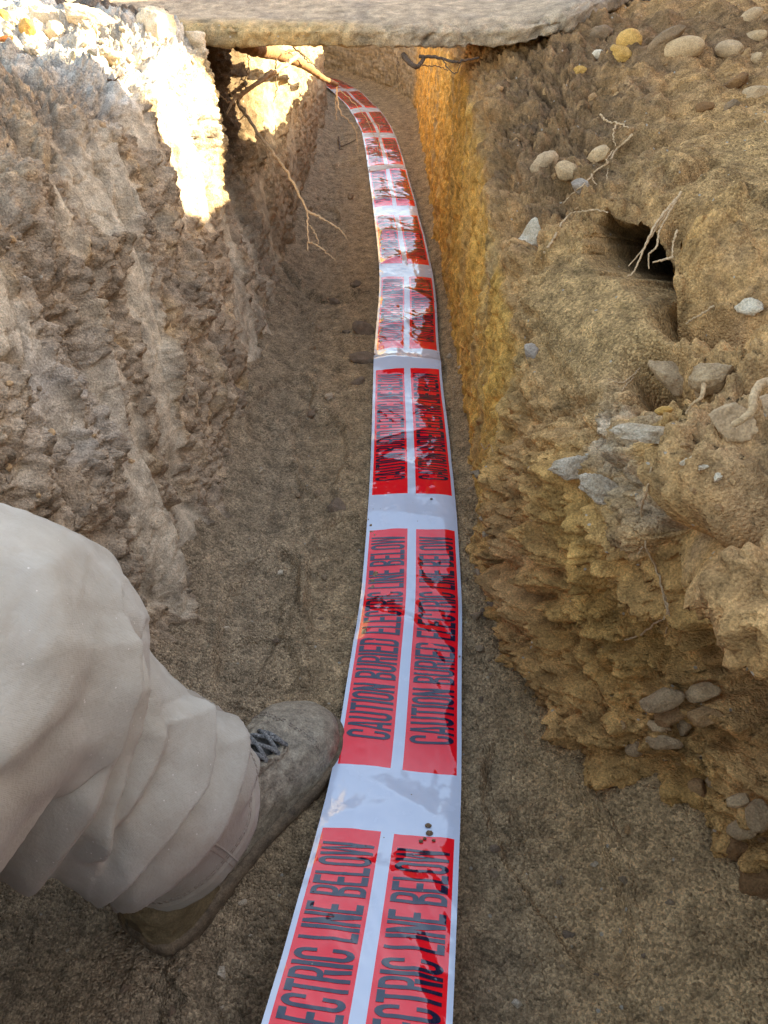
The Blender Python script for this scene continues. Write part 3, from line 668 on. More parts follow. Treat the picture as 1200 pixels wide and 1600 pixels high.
M_INK = gloss_mat('dark_ink', (0.010, 0.016, 0.045), 0.07, 0.65)
PAN, PER = 0.462, 0.560
panels = []
k = -3
while s_anchor+k*PER+PAN < SMAX: panels.append((s_anchor+k*PER, s_anchor+k*PER+PAN)); k += 1
CP1 = (-0.0705, -0.0075); CP2 = (0.0065, 0.0705)
def set_normals(o, n):
    o.data.normals_split_custom_set_from_vertices([tuple(q) for q in n.reshape(-1, 3)])
def build_tape():
    ss = set(np.round(np.arange(0, SMAX, 0.0035), 5)); sb = []
    for a, b_ in panels: sb += [max(a, 0), max(b_, 0)]
    ss = np.array(sorted(ss)); keep = np.ones(len(ss), bool)
    for b_ in sb: keep &= np.abs(ss-b_) > 0.0016
    ss = np.array(sorted(set(list(ss[keep])+[b_ for b_ in sb if b_ > 0])))
    cc = np.unique(np.round(np.concatenate([np.linspace(-HW, CP1[0], 3), np.linspace(CP1[0], CP1[1], 19), np.linspace(CP1[1], CP2[0], 5), np.linspace(CP2[0], CP2[1], 19), np.linspace(CP2[1], HW, 3)]), 6))
    Sg, Cg = np.meshgrid(ss, cc, indexing='ij')
    p, n = tape_xyz(Sg, Cg)
    sm = (Sg[:-1, :-1]+Sg[1:, 1:])/2; cm = (Cg[:-1, :-1]+Cg[1:, 1:])/2
    inp = np.zeros(sm.shape, bool)
    for a, b_ in panels: inp |= (sm > a) & (sm < b_)
    red = inp & (((cm > CP1[0]) & (cm < CP1[1])) | ((cm > CP2[0]) & (cm < CP2[1])))
    root = empty('caution_tape', tuple(path[800]), 'long shiny white tape with red panels and dark warning lettering lying along the trench floor', 'tape')
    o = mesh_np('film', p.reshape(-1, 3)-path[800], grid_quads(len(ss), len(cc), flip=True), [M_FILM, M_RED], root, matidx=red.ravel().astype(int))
    set_normals(o, n)
    return root
TAPE = build_tape()
# lettering ------------------------------------------------------------
TX, TY = 0.30, 0.125
def rrect(cx, cy, hx, hy, rx, ry, a0, a1, n):
    """points on a rounded rectangle between path angles a0..a1 (degrees)"""
    out = []
    for a in np.linspace(a0, a1, n):
        r = math.radians(a); c, s = math.cos(r), math.sin(r)
        out.append((cx+math.copysign(hx-rx, c)*(1 if abs(c) > 1e-6 else 0)+rx*c, cy+math.copysign(hy-ry, s)*(1 if abs(s) > 1e-6 else 0)+ry*s))
    return out
def ringpart(cx, cy, hx, hy, a0, a1, ty=TY, tx=TX, ry=0.2):
    corner = {0, 90, 180, 270, 360, -90, -180, 450}
    angs = []
    cuts = sorted({a0, a1} | {a for a in range(-360, 721, 90) if a0 < a < a1})
    for p_, q_ in zip(cuts[:-1], cuts[1:]):
        angs += list(np.linspace(p_+(0.01 if p_ % 90 == 0 else 0), q_-(0.01 if q_ % 90 == 0 else 0), 9))
    o, i = [], []
    for a in angs:
        r = math.radians(a); c, s = math.cos(r), math.sin(r)
        o.append((cx+math.copysign(hx-hx, c)+hx*c, cy+math.copysign(hy-ry, s)+ry*s))
        ix, iy, iry = hx-tx, hy-ty, max(ry-ty, 0.03)
        i.append((cx+ix*c, cy+math.copysign(iy-iry, s)+iry*s))
    return ('strip', o, i)
def rect(a, b_, c, d): return ('quad', [(a, c), (b_, c), (b_, d), (a, d)])
def bowl(y0, y1):
    cy, hy = (y0+y1)/2, (y1-y0)/2; ry = min(0.2, hy*0.75)
    k_, o, i = ringpart(0.5, cy, 0.5, hy, -90, 90, ry=ry, ty=TY*(1 if hy > .3 else 0.85))
    ty = TY*(1 if hy > .3 else 0.85)
    return ('strip', [(TX, y0)]+o+[(TX, y1)], [(TX, y0+ty)]+i+[(TX, y1-ty)])
GL = {
 'I': (0.34, [rect(0, 1, 0, 1)]),
 'L': (0.86, [rect(0, TX*1.1, 0, 1), rect(TX*1.1, 1, 0, TY)]),
 'E': (0.90, [rect(0, TX*1.1, 0, 1), rect(TX*1.1, 1, 0, TY), rect(TX*1.1, 0.92, .5-TY/2, .5+TY/2), rect(TX*1.1, 1, 1-TY, 1)]),
 'T': (0.98, [rect(0, 1, 1-TY, 1), rect(.345, .655, 0, 1-TY)]),
 'N': (1.04, [rect(0, .29, 0, 1), rect(.71, 1, 0, 1), ('quad', [(.29, .56), (.71, 0), (.71, .44), (.29, 1)])]),
 'A': (1.12, [('quad', [(0, 0), (.27, 0), (.5, .84), (.35, 1)]), ('quad', [(.35, 1), (.5, .84), (.5, 1), (.425, 1)]), ('quad', [(.73, 0), (1, 0), (.65, 1), (.5, .84)]), ('quad', [(.5, .84), (.65, 1), (.575, 1), (.5, 1)]),
               ('quad', [(.325, .2), (.675, .2), (.64, .33), (.36, .33)])]),
 'W': (1.5, [('quad', [(.13, 0), (.33, 0), (.2, 1), (0, 1)]), ('quad', [(.67, 0), (.87, 0), (1, 1), (.8, 1)]),
             ('quad', [(.33, 0), (.5, .8), (.43, 1), (.28, .38)]), ('quad', [(.43, 1), (.5, .8), (.57, 1), (.5, 1)]), ('quad', [(.67, 0), (.72, .38), (.57, 1), (.5, .8)])]),
 'O': (1.0, [ringpart(.5, .5, .5, .5, 0, 360)]),
 'C': (1.0, [ringpart(.5, .5, .5, .5, 6, 354)]),
 'U': (1.0, [ringpart(.5, .5, .5, .5, 180, 360), rect(0, TX, .31, 1), rect(1-TX, 1, .31, 1)]),
 'D': (1.0, [rect(0, TX, 0, 1), bowl(0, 1)]),
 'B': (1.02, [rect(0, TX, 0, 1), bowl(.5, 1), bowl(0, .4995)]),
 'R': (1.02, [rect(0, TX, 0, 1), bowl(.44, 1), ('quad', [(.70, 0), (1.0, 0), (.88, .44), (.5, .44)])]),
}
# U: the ring's straight sides start at .31 only after the ring is trimmed to its lower half; C: opening made by moving the gap up the sides
GL['U'] = (1.0, [rect(0, TX, .2, 1), rect(1-TX, 1, .2, 1), ('strip', [(0, .2)]+[(.5-.5*math.cos(t), .2-.2*math.sin(t)) for t in np.linspace(0.05, math.pi-.05, 16)]+[(1, .2)],
                          [(TX, .2)]+[(.5-.2*math.cos(t), .2-.075*math.sin(t)) for t in np.linspace(0.05, math.pi-.05, 16)]+[(1-TX, .2)])])
def halfring(up):
    f = (lambda y: 1-y) if up else (lambda y: y)
    o = [(0, f(.2))]+[(.5-.5*math.cos(t), f(.2-.2*math.sin(t))) for t in np.linspace(0.05, math.pi-.05, 16)]+[(1, f(.2))]
    i = [(TX, f(.2))]+[(.5-.2*math.cos(t), f(.2-.075*math.sin(t))) for t in np.linspace(0.05, math.pi-.05, 16)]+[(1-TX, f(.2))]
    return ('strip', o, i)
GL['O'] = (1.0, [halfring(0), halfring(1), rect(0, TX, .2, .8), rect(1-TX, 1, .2, .8)])
GL['C'] = (1.0, [halfring(0), halfring(1), rect(0, TX, .2, .8), rect(1-TX, 1, .2, .37), rect(1-TX, 1, .63, .8)])
def text_patches(txt, length, height):
    adv = []; xx = 0
    for ch in txt:
        if ch == ' ': xx += 0.62; continue
        wd = GL[ch][0]; adv.append((ch, xx, wd)); xx += wd+0.13
    k_ = length/(xx-0.13); out = []
    for ch, x0, wd in adv:
        for g in GL[ch][1]:
            tr = lambda p_: ((x0+p_[0]*wd)*k_, p_[1]*height)
            if g[0] == 'quad': out.append(('quad', [tr(p_) for p_ in g[1]]))
            else: out.append(('strip', [tr(p_) for p_ in g[1]], [tr(p_) for p_ in g[2]]))
    return out
TXT = text_patches('CAUTION BURIED ELECTRIC LINE BELOW', 0.400, 0.0545)
def lettering(s0, c_base):
    """reads away from the camera, tops of the letters towards -c"""
    Vs = []; Fs = []; n0 = 0
    for g in TXT:
        if g[0] == 'quad':
            a, b_, c, d = [np.array(p_) for p_ in g[1]]
            nu = max(1, int(max(np.linalg.norm(b_-a), np.linalg.norm(c-d))/0.003)+1); nv = max(1, int(max(np.linalg.norm(d-a), np.linalg.norm(c-b_))/0.003)+1)
            U, Vv = np.meshgrid(np.linspace(0, 1, nu+1), np.linspace(0, 1, nv+1), indexing='ij')
            q = (1-U)[..., None]*(1-Vv)[..., None]*a+U[..., None]*(1-Vv)[..., None]*b_+U[..., None]*Vv[..., None]*c+(1-U)[..., None]*Vv[..., None]*d
        else:
            o, i = np.array(g[1]), np.array(g[2]); nv = 2
            f = np.linspace(0, 1, nv+1)[None, :, None]; q = o[:, None]*(1-f)+i[:, None]*f
        a_, b2 = q.shape[:2]; Vs.append(q.reshape(-1, 2)); Fs.append(grid_quads(a_, b2)+n0); n0 += a_*b2
    V2 = np.vstack(Vs); Fq = np.vstack(Fs)
    s = s0+V2[:, 0]; c = c_base-V2[:, 1]
    p, n = tape_xyz(s, c, 0.00045)
    # face orientation up
    t = Fq[:, :3]; nn = np.cross(p[t[:, 1]]-p[t[:, 0]], p[t[:, 2]]-p[t[:, 0]]); fl = np.einsum('ij,ij->i', nn, n[t[:, 0]]) < 0
    Fq[fl] = Fq[fl][:, ::-1]
    o = mesh_np('lettering', p-path[800], Fq, M_INK, TAPE); set_normals(o, n)
for a, b_ in panels:
    if a < -0.03: continue
    for cb in (CP1[1]-0.0042, CP2[1]-0.0042): lettering(a+0.043, cb)

# ------------------------------------------------------------------ stones
def ico(sub):
    bm = bmesh.new(); bmesh.ops.create_icosphere(bm, subdivisions=sub, radius=1.0)
    V = np.array([v.co[:] for v in bm.verts]); Fc = np.array([[v.index for v in f.verts] for f in bm.faces]); bm.free(); return V, Fc
ICO = {3: ico(3), 4: ico(4), 5: ico(5)}
def rot(a, b, c):
    ca, sa, cb, sb, cc, s_c = math.cos(a), math.sin(a), math.cos(b), math.sin(b), math.cos(c), math.sin(c)
    return np.array([[cc, -s_c, 0], [s_c, cc, 0], [0, 0, 1]])@np.array([[cb, 0, sb], [0, 1, 0], [-sb, 0, cb]])@np.array([[1, 0, 0], [0, ca, -sa], [0, sa, ca]])
def stone_shape(dims, seed, angular=0.5, rgh=0.06, sub=4):
    r = np.random.default_rng(seed); V, Fc = ICO[sub]; V = V.copy()
    for _ in range(int(3+9*angular)):
        n = r.normal(size=3); n /= np.linalg.norm(n); d = 1-r.uniform(0.08, 0.45)*angular-0.02; h = V@n-d
        V = V-np.outer(np.maximum(h, 0)*0.93, n)
    V = V*(1+rgh*2.0*fbm(V*1.4+seed*3.1, 3)[:, None]+rgh*0.8*fbm(V*5+seed, 3)[:, None])
    return V*np.asarray(dims), Fc
def frame_from(n, roll=0.0, cam_align=True):
    """axes: z = surface normal; x = screen-right laid on the surface, turned by roll"""
    n = np.asarray(n, float); n /= np.linalg.norm(n); x_ = np.array([1.0, 0, 0]); x_ = x_-n*np.dot(x_, n); x_ /= np.linalg.norm(x_); y_ = np.cross(n, x_)
    c, s = math.cos(roll), math.sin(roll); return np.stack([x_*c+y_*s, -x_*s+y_*c, n], 1)
def stone(px, py, wpx, hpx, mat, label, roll=0, seed=1, angular=0.5, rgh=0.06, sub=4, sink=0.25, thick=0.6, name='stone', cat='stone', group=None, facing=0.6):
    p, n, t = pick(px, py)
    vd = np.array([0, 0, CAMZ])-p; vd /= np.linalg.norm(vd)
    n = n*(1-facing)+vd*facing; n /= np.linalg.norm(n)
    if px > 780 and py < 320: sink += .22
    dx = wpx*t/F/2; dy = hpx*t/F/2; dz = min(dx, dy)*2*thick*0.7
    Rm = frame_from(n, math.radians(roll))
    if py > 90 or px < 700: angular = angular+0.35; rgh = rgh+0.035
    V, Fc = stone_shape((dx, dy, dz), seed, angular, rgh, sub); V = V@Rm.T
    o = mesh_np(name, V, Fc, mat); o.location = p+n*dz*(0.5-sink)
    return tag(o, label, cat, group)
S_ = stone
# floor
S_(568, 563, 54, 26, M_FLOORSTONE, 'flat brown stone touching the left edge of the tape', 3, 11, .7)
S_(566, 518, 40, 34, M_FLOORSTONE, 'brown stone just beyond the flat brown stone, left of the tape', -20, 12, .7)
S_(524, 795, 32, 32, M_FLOORSTONE, 'lone brown clod on the sand in mid floor, left of the tape', 10, 13, .6, .12, name='clod', cat='clod')
S_(560, 597, 26, 16, M_FLOORSTONE, 'small brown stone just in front of the flat brown stone', 30, 14, .6)
S_(541, 519, 14, 10, M_FLOORSTONE, 'tiny brown stone left of the stone beyond the flat one', 0, 15, .5, sub=3)
S_(379, 1411, 17, 9, M_LIME, 'small white pebble on the dark sand in front of the boot', 25, 16, .4, sub=3, name='pebble', cat='pebble', sink=.1)
S_(703, 557, 11, 9, M_LIME, 'small white pebble right of the tape by the flat stone', 0, 17, .5, sub=3, name='pebble', cat='pebble', sink=.1)
S_(719, 574, 8, 7, M_LIME, 'tiny pale pebble at the foot of the right bank', 0, 18, .5, sub=3, name='pebble', cat='pebble', sink=.1)
S_(699, 640, 9, 8, M_DARKSTONE, 'tiny dark pebble right beside the tape in mid trench', 0, 19, .5, sub=3, name='pebble', cat='pebble', sink=.1)
# right bank, top
S_(1066, 78, 66, 36, M_TANSTONE, 'smooth oval tan cobble on the top right bank', 12, 21, .12, .03, sink=0, name='cobble', cat='cobble')
S_(1040, 62, 62, 26, M_DARKSTONE, 'dark brown stone leaning behind the oval tan cobble', 38, 22, .5, sink=0)
S_(983, 66, 40, 36, M_OCHRE, 'rounded yellow stone below the right end of the slab', 0, 23, .3, sink=.0)
S_(968, 88, 40, 28, M_OCHRE, 'lumpy orange-yellow stone below the rounded yellow one', -25, 24, .6, .12, sink=.0)
S_(1140, 77, 44, 26, M_GREYSTONE, 'grey pebble right of the oval tan cobble', -8, 25, .4)
S_(1172, 27, 40, 22, M_GREYSTONE, 'grey-green cobble at the top right corner', 30, 26, .3, sink=.1)
S_(1176, 60, 44, 20, M_TANSTONE, 'pale buff stone under the corner cobble', 12, 27, .4)
S_(1180, 148, 48, 30, M_GREYSTONE, 'rounded grey-buff stone at the right edge of the sandy slope', 15, 28, .25, sink=.05)
S_(1142, 168, 32, 18, M_DARKSTONE, 'dark flat stone left of the rounded grey-buff one', 35, 29, .5)
S_(1100, 168, 30, 20, M_CLODRED, 'reddish stone sunk in the sandy slope', 15, 30, .3, sink=.3)
S_(905, 112, 26, 16, M_OCHRE, 'small yellow stone on the brown bank below the slab', 10, 31, .6)
S_(935, 85, 22, 14, M_WHITEROCK, 'small whitish stone left of the orange-yellow stone', 0, 32, .7, sub=3)
S_(938, 55, 42, 28, M_DARKSTONE, 'dark clod wedged under the slab end', 0, 33, .6, .14, name='clod', cat='clod')
S_(1150, 130, 50, 26, M_CLODRED, 'brown clod above the rounded grey-buff stone', 20, 34, .6, .14, name='clod', cat='clod')
S_(1180, 93, 34, 20, M_TANSTONE, 'pinkish stone near the right edge below the buff stone', 0, 36, .4)
S_(850, 256, 48, 30, M_GREYSTONE, 'grey cobble in the dark brown bank face', 35, 37, .25, sink=.1, name='cobble', cat='cobble')
S_(885, 268, 40, 30, M_TANSTONE, 'tan cobble beside the grey cobble in the dark bank face', -20, 38, .3, sink=.2, name='cobble', cat='cobble')
S_(935, 242, 40, 26, M_TANSTONE, 'tan stone above and right of the paired cobbles', 10, 39, .4, sink=.25)
S_(907, 292, 34, 24, M_SLATE, 'dark slate-coloured stone below the paired cobbles', -15, 40, .6, sink=.15)
S_(830, 372, 56, 72, M_WHITEROCK, 'pale blocky rock standing out at the corner of the bank left of the hole', -30, 41, .8, .10, sub=5, sink=-.1, thick=.5, name='rock', cat='rock')
S_(832, 553, 34, 30, M_SLATE, 'blue-grey chip set in the sand slope', -30, 42, .9, sink=.1)
# right bank, near stones
S_(1050, 582, 90, 52, M_DUSTY, 'slanting flat tan stone, left one of the three big stones at the right', -48, 43, .9, .09, sub=5, sink=-.45, facing=.85, name='cobble', cat='cobble')
S_(1118, 592, 78, 72, M_DUSTY, 'rounded tan stone, middle one of the three big stones at the right', -20, 44, .8, .09, sub=5, sink=-.45, facing=.85, name='cobble', cat='cobble')
S_(1136, 654, 90, 66, M_GREYSTONE, 'grey wedge-shaped stone, lowest of the three big stones at the right', -25, 45, .9, .09, sub=5, sink=-.45, facing=.85, name='cobble', cat='cobble')
S_(1192, 640, 50, 60, M_GREYSTONE, 'grey stone cut by the right edge beside the wedge-shaped one', 0, 46, .4, sub=5, sink=.0)
S_(1172, 482, 42, 30, M_WHITEROCK, 'buff pebble under the overhanging lump at the right', -10, 47, .4, sink=0)
S_(1036, 641, 27, 15, M_OCHRE, 'small flat yellow pebble above the white crusty chunk', 12, 48, .2, sub=3, sink=0, name='pebble', cat='pebble')
S_(1032, 677, 135, 38, M_LIME, 'long whitish crusty chunk below the yellow pebble', 0, 49, .8, .16, sub=5, sink=.1, thick=.5, name='rock', cat='rock')
S_(893, 730, 72, 40, M_LIME, 'whitish crusty chunk at the left, lower down the bank', 10, 50, .8, .18, sub=5, sink=.25, thick=.4, name='rock', cat='rock')
S_(946, 768, 84, 62, M_LIME, 'whitish crusty chunk with hollows, lowest of the three', -20, 51, .8, .2, sub=5, sink=.25, thick=.4, name='rock', cat='rock')
for i, (px, py, a, b_) in enumerate([(1085, 715, 20, 16), (1098, 730, 24, 20), (1110, 722, 16, 18), (1070, 722, 18, 14), (1120, 745, 22, 16)]):
    S_(px, py, a, b_, M_WHITEROCK, 'small pale crumb in the cluster right of the crusty chunks', 20*i, 60+i, 1.2, .3, sub=3, sink=.3, name='crumb', cat='crumb', group='pale crumbs on the right bank')
# cobbles in the lower right face
LOWC = [(1036, 1093, 70, 38, 14, 'long tan cobble, uppermost of the stack in the undercut'), (1046, 1116, 48, 36, 25, 'tan cobble just under the uppermost one in the undercut'),
        (1030, 1137, 38, 24, -10, 'small tan cobble third down in the undercut stack'), (1036, 1160, 58, 24, -6, 'flat tan cobble at the bottom of the undercut stack'),
        (1068, 1134, 22, 44, -10, 'narrow upright stone between the stack and the grey-tan cobble'), (1102, 1119, 58, 32, 4, 'grey-tan cobble right of the stack in the undercut'),
        (1098, 1080, 56, 30, 20, 'dull cobble above the grey-tan one in the undercut'), (993, 1168, 34, 26, 20, 'rounded brown clod left of the flat cobble'),
        (1118, 1218, 34, 28, 35, 'angular pale stone below the cobble stack'), (1090, 1234, 32, 34, -30, 'pointed tan stone left of the angular pale one'),
        (1156, 1252, 42, 22, 8, 'rough tan lump right of and below the angular pale stone'), (1186, 1275, 42, 52, -25, 'grey-tan block at the right edge of the undercut'),
        (1160, 1296, 46, 34, 10, 'buff stone left of the block at the right edge'), (1197, 1318, 24, 30, 0, 'small square tan stone under the block at the right edge')]
for i, (px, py, a, b_, r_, lb) in enumerate(LOWC):
    S_(px, py, a, b_, [M_DUSTY, M_CRUMBR, M_TANSTONE, M_DUSTY][i % 4], lb, r_, 80+i, .45, .06, sub=4, sink=-.25, facing=.8, name='cobble' if 'cobble' in lb else ('clod' if 'clod' in lb else 'stone'), cat='cobble' if 'cobble' in lb else ('clod' if 'clod' in lb else 'stone'))
S_(1184, 1378, 66, 76, M_CLODRED, 'big red-brown earth clod at the right edge above the sand', 0, 101, .35, .10, sub=5, sink=-.1, name='clod', cat='clod')
S_(1152, 1330, 46, 44, M_CLODRED, 'red-brown earth clod above left of the biggest one', 10, 102, .5, .12, sub=5, sink=.0, name='clod', cat='clod')
S_(1195, 1440, 30, 34, M_CLODRED, 'orange-brown stone at the right edge just under the biggest clod', 10, 103, .5, .10, sink=.0)
# rubble on the left edge of the trench
S_(45, 46, 30, 30, M_OCHRE, 'yellow stone on the white rubble at the top left', -40, 110, .5, .1, sink=-.2)
S_(4, 32, 22, 40, M_OCHRE, 'yellow stone cut by the left edge at the top', 0, 111, .5, .1, sink=-.2)
S_(8, 60, 26, 10, M_ORANGE, 'orange chip on the white rubble at the left edge', 10, 112, .5, .05, sub=3, sink=-.3, name='chip', cat='chip')
S_(72, 30, 70, 42, M_WHITEROCK, 'large buff-sided white rubble block at the top left', -10, 113, .7, .12, sub=5, sink=-.1, name='rubble_block', cat='rubble')
S_(86, 52, 34, 30, M_WHITEROCK, 'white block right of the yellow stone', 10, 114, .7, .1, sink=-.1, name='rubble_block', cat='rubble')
S_(140, 28, 90, 40, M_WHITEROCK, 'broad white rubble block under the slab edge', -15, 115, .6, .12, sub=5, sink=-.1, name='rubble_block', cat='rubble')
S_(245, 45, 60, 60, M_WHITEROCK, 'white rubble block with a brown face near the slab corner', -20, 116, .6, .12, sub=5, sink=-.05, name='rubble_block', cat='rubble')
S_(306, 62, 40, 34, M_WHITEROCK, 'pale rubble block right at the slab corner', -20, 117, .6, .12, sub=4, sink=-.05, name='rubble_block', cat='rubble')
S_(222, 18, 12, 9, M_WHITEROCK, 'little white stone sitting on top of the rubble by the slab', 0, 118, .4, .06, sub=3, sink=-.5, name='rubble_block', cat='rubble')
rr_ = random.Random(5)
for i in range(95):
    px = rr_.uniform(0, 315); top = 8 + 0.12*px; py = rr_.uniform(top+8, 78+px*0.10)
    s_ = rr_.choice([5, 6, 8, 10, 13, 18, 26]); s_ *= rr_.uniform(.8, 1.2)
    S_(px, py, s_*rr_.uniform(1, 1.5), s_, M_WHITEROCK, 'white lump in the sunlit rubble left of the slab', rr_.uniform(0, 180), 200+i, 1.2, .34, sub=4, sink=.25, thick=.8, name='rubble_block', cat='rubble', group='white rubble along the left edge')
# loose pebbles and crumbs
for i in range(110):
    px, py = rr_.choice([(rr_.uniform(740, 1050), rr_.uniform(1150, 1590)), (rr_.uniform(340, 540), rr_.uniform(600, 1050)), (rr_.uniform(480, 570), rr_.uniform(300, 600)), (rr_.uniform(725, 770), rr_.uniform(700, 1100)), (rr_.uniform(100, 420), rr_.uniform(1440, 1590))])
    s_ = rr_.choice([4, 5, 6, 8, 11, 15])
    S_(px, py, s_*1.3, s_, rr_.choice([M_SANDCLOD, M_SANDCLOD, M_LIME, M_FLOORSTONE]), 'tiny loose stone on the sandy floor', rr_.uniform(0, 180), 400+i, .9, .25, sub=3, sink=.1, name='pebble', cat='pebble', group='tiny stones on the sand')
for i in range(60):
    px, py = rr_.choice([(rr_.uniform(960, 1195), rr_.uniform(60, 330)), (rr_.uniform(960, 1195), rr_.uniform(1000, 1300)), (rr_.uniform(780, 960), rr_.uniform(120, 330)), (rr_.uniform(1060, 1195), rr_.uniform(680, 800))])
    s_ = rr_.uniform(7, 17)
    S_(px, py, s_*1.4, s_, M_CRUMBR, 'small crumb of earth stuck to the right bank', rr_.uniform(0, 180), 500+i, 1.2, .34, sub=3, sink=.25, name='crumb', cat='crumb', group='crumbs on the right bank')
for i in range(40):
    px, py = rr_.uniform(0, 330), rr_.uniform(150, 800)
    s_ = rr_.uniform(6, 14)
    S_(px, py, s_*1.2, s_, rr_.choice([M_CRUMBL, M_TANSTONE]), 'small crumb of earth stuck to the left bank', rr_.uniform(0, 180), 600+i, .5, .14, sub=3, sink=.2, name='crumb', cat='crumb', group='crumbs on the left bank')
# bits of dirt on the tape
for i, (px, py, s_) in enumerate([(670, 1283, 9), (672, 1297, 10), (658, 1312, 6), (664, 1308, 5), (678, 1310, 5)]):
    j = np.argmin(np.abs(path[:, 1]-at_z(px, py, .05)[1])); b0 = at_z(px, py, path[j, 2]); cc_ = (b0-path[j])@side[j]
    pp, nn = tape_xyz(np.array(u[j]), np.array(cc_)); V, Fc = stone_shape((s_*.0004, s_*.0003, s_*.0002), 700+i, .6, .2, 3)
    o = mesh_np('dirt_crumb', V, Fc, M_DARKSTONE); o.location = pp+nn*0.0012; tag(o, 'dark crumb of dirt lying on the white band of the tape', 'crumb', 'dirt crumbs on the tape')

for i in range(34):
    ss_ = rng.uniform(.35, SMAX-.6); cc_ = rng.choice([-1, 1])*rng.uniform(.01, .074); s_ = rng.choice([2, 3, 4, 6])
    pp, nn = tape_xyz(np.array(ss_), np.array(cc_)); V, Fc = stone_shape((s_*.00045, s_*.0004, s_*.0003), 800+i, 1.0, .25, 3)
    o = mesh_np('soil_crumb', V, Fc, M_SANDCLOD); o.location = pp+nn*s_*.00018; tag(o, 'tiny crumb of soil fallen on the printed tape', 'crumb', 'soil crumbs along the tape')

# ------------------------------------------------------------------ roots
def wood_mat(name, c1, c2):
    return stone_material(name, c1, c2, rough=0.75, bump=0.0012, scale=120)
M_ROOT = wood_mat('pale_root', (0.42, 0.26, 0.12), (0.68, 0.47, 0.26)); M_ROOTD = wood_mat('brown_root', (0.16, 0.085, 0.035), (0.36, 0.19, 0.08)); M_ROOTX = wood_mat('dark_root', (0.06, 0.04, 0.025), (0.16, 0.10, 0.06))
def rootpath(pts, t=None, lift=0.006, wob=0.004, seed=0, n=None):
    W = []
    for q in pts:
        if len(q) == 3: W.append(at_t(q[0], q[1], q[2]))
        else:
            p, nn, tt = pick(q[0], q[1]); vd = np.array([0, 0, CAMZ])-p; vd /= np.linalg.norm(vd); W.append(p+vd*lift)
    wob = wob if (W[0][1] > 1.4) else wob*0.4
    n = n or 14*len(pts); P_ = catmull(W, n)
    ar = np.arange(n)[:, None]*0.22; w_ = np.stack([perlin(np.hstack([ar+seed*7.7, ar*0+k*5, ar*0]))for k in range(3)], -1)
    env = np.minimum(1, np.minimum(np.arange(n), n-1-np.arange(n))/6.0)[:, None]
    return P_+w_*wob*env
def make_root(name, label, mat, branches, cat='root', group=None):
    pr = Parts(); org = None
    for i, (pts, r0, r1, *kw) in enumerate(branches):
        k_ = kw[0] if kw else {}
        P_ = rootpath(pts, seed=i+len(label), **k_)
        if org is None: org = P_[0].copy()
        f = np.linspace(0, 1, len(P_)); rad = r0+(r1-r0)*f**0.8; rad = rad*(1+0.18*perlin(np.stack([f*len(P_)*0.35, 0*f+i, 0*f], -1)))
        pr.tube(P_, rad, 8 if r0 < .01 else 18)
    o = pr.build(name, mat, None, org); return tag(o, label, cat, group)
make_root('root', 'thick brown root running from under the slab to the far end of the tape', M_ROOTD, [
    ([(372, 66, 1.85), (405, 78, 1.9), (445, 88, 2.05), (480, 105, 2.3), (505, 122, 2.6), (527, 132, 2.9)], .020, .007, dict(wob=.004)),
    ([(440, 84, 2.0), (462, 78, 2.05), (475, 86, 2.1), (488, 98, 2.2)], .003, .0015)])
make_root('root', 'long pale forked root hanging over the trench from under the slab', M_ROOT, [
    ([(464, 88, 2.0), (445, 102, 1.95), (415, 122, 1.9), (385, 142, 1.86), (372, 160, 1.84), (386, 182, 1.8), (410, 218, 1.74), (432, 245, 1.7), (452, 275, 1.66), (468, 305, 1.63), (480, 332, 1.6), (481, 360, 1.58), (481, 392, 1.57)], .0065, .0013),
    ([(480, 330, 1.6), (500, 340, 1.59), (522, 352, 1.58), (536, 364, 1.57), (543, 376, 1.57)], .0030, .0009),
    ([(482, 378, 1.57), (496, 384, 1.56), (512, 396, 1.55), (527, 410, 1.55)], .0024, .0007),
    ([(484, 352, 1.58), (492, 364, 1.58), (497, 376, 1.57), (496, 386, 1.56)], .0014, .0006)])
make_root('root', 'pale knobbly root stub with short side twigs beside the dark gap', M_ROOT, [
    ([(425, 112, 1.9), (395, 135, 1.83), (370, 150, 1.8), (362, 162, 1.78), (354, 178, 1.77)], .0062, .0022),
    ([(372, 152, 1.8), (358, 160, 1.79), (346, 150, 1.78), (339, 141, 1.78)], .0024, .0008),
    ([(368, 156, 1.79), (362, 148, 1.79), (358, 140, 1.79)], .0018, .0008),
    ([(372, 165, 1.79), (384, 172, 1.79), (376, 186, 1.79), (368, 187, 1.79)], .0024, .0008),
    ([(385, 140, 1.83), (378, 122, 1.83), (372, 120, 1.83)], .0018, .0007)])
make_root('root', 'thin dark rootlets crossing in front of the thick brown root', M_ROOTX, [
    ([(458, 74, 1.98), (472, 85, 1.95), (480, 95, 1.96), (496, 105, 1.98)], .0022, .001),
    ([(432, 92, 1.95), (430, 112, 1.94), (432, 140, 1.93), (427, 160, 1.93)], .0020, .0008),
    ([(387, 85, 1.85), (389, 100, 1.85), (384, 122, 1.85), (380, 130, 1.85)], .0012, .0006)])
make_root('root', 'thin white rootlet hanging straight down beside the long pale root', M_ROOT, [([(431, 196, 1.75), (430, 215, 1.74), (434, 232, 1.74)], .0013, .0006), ([(432, 200, 1.75), (426, 208, 1.75)], .001, .0005)])
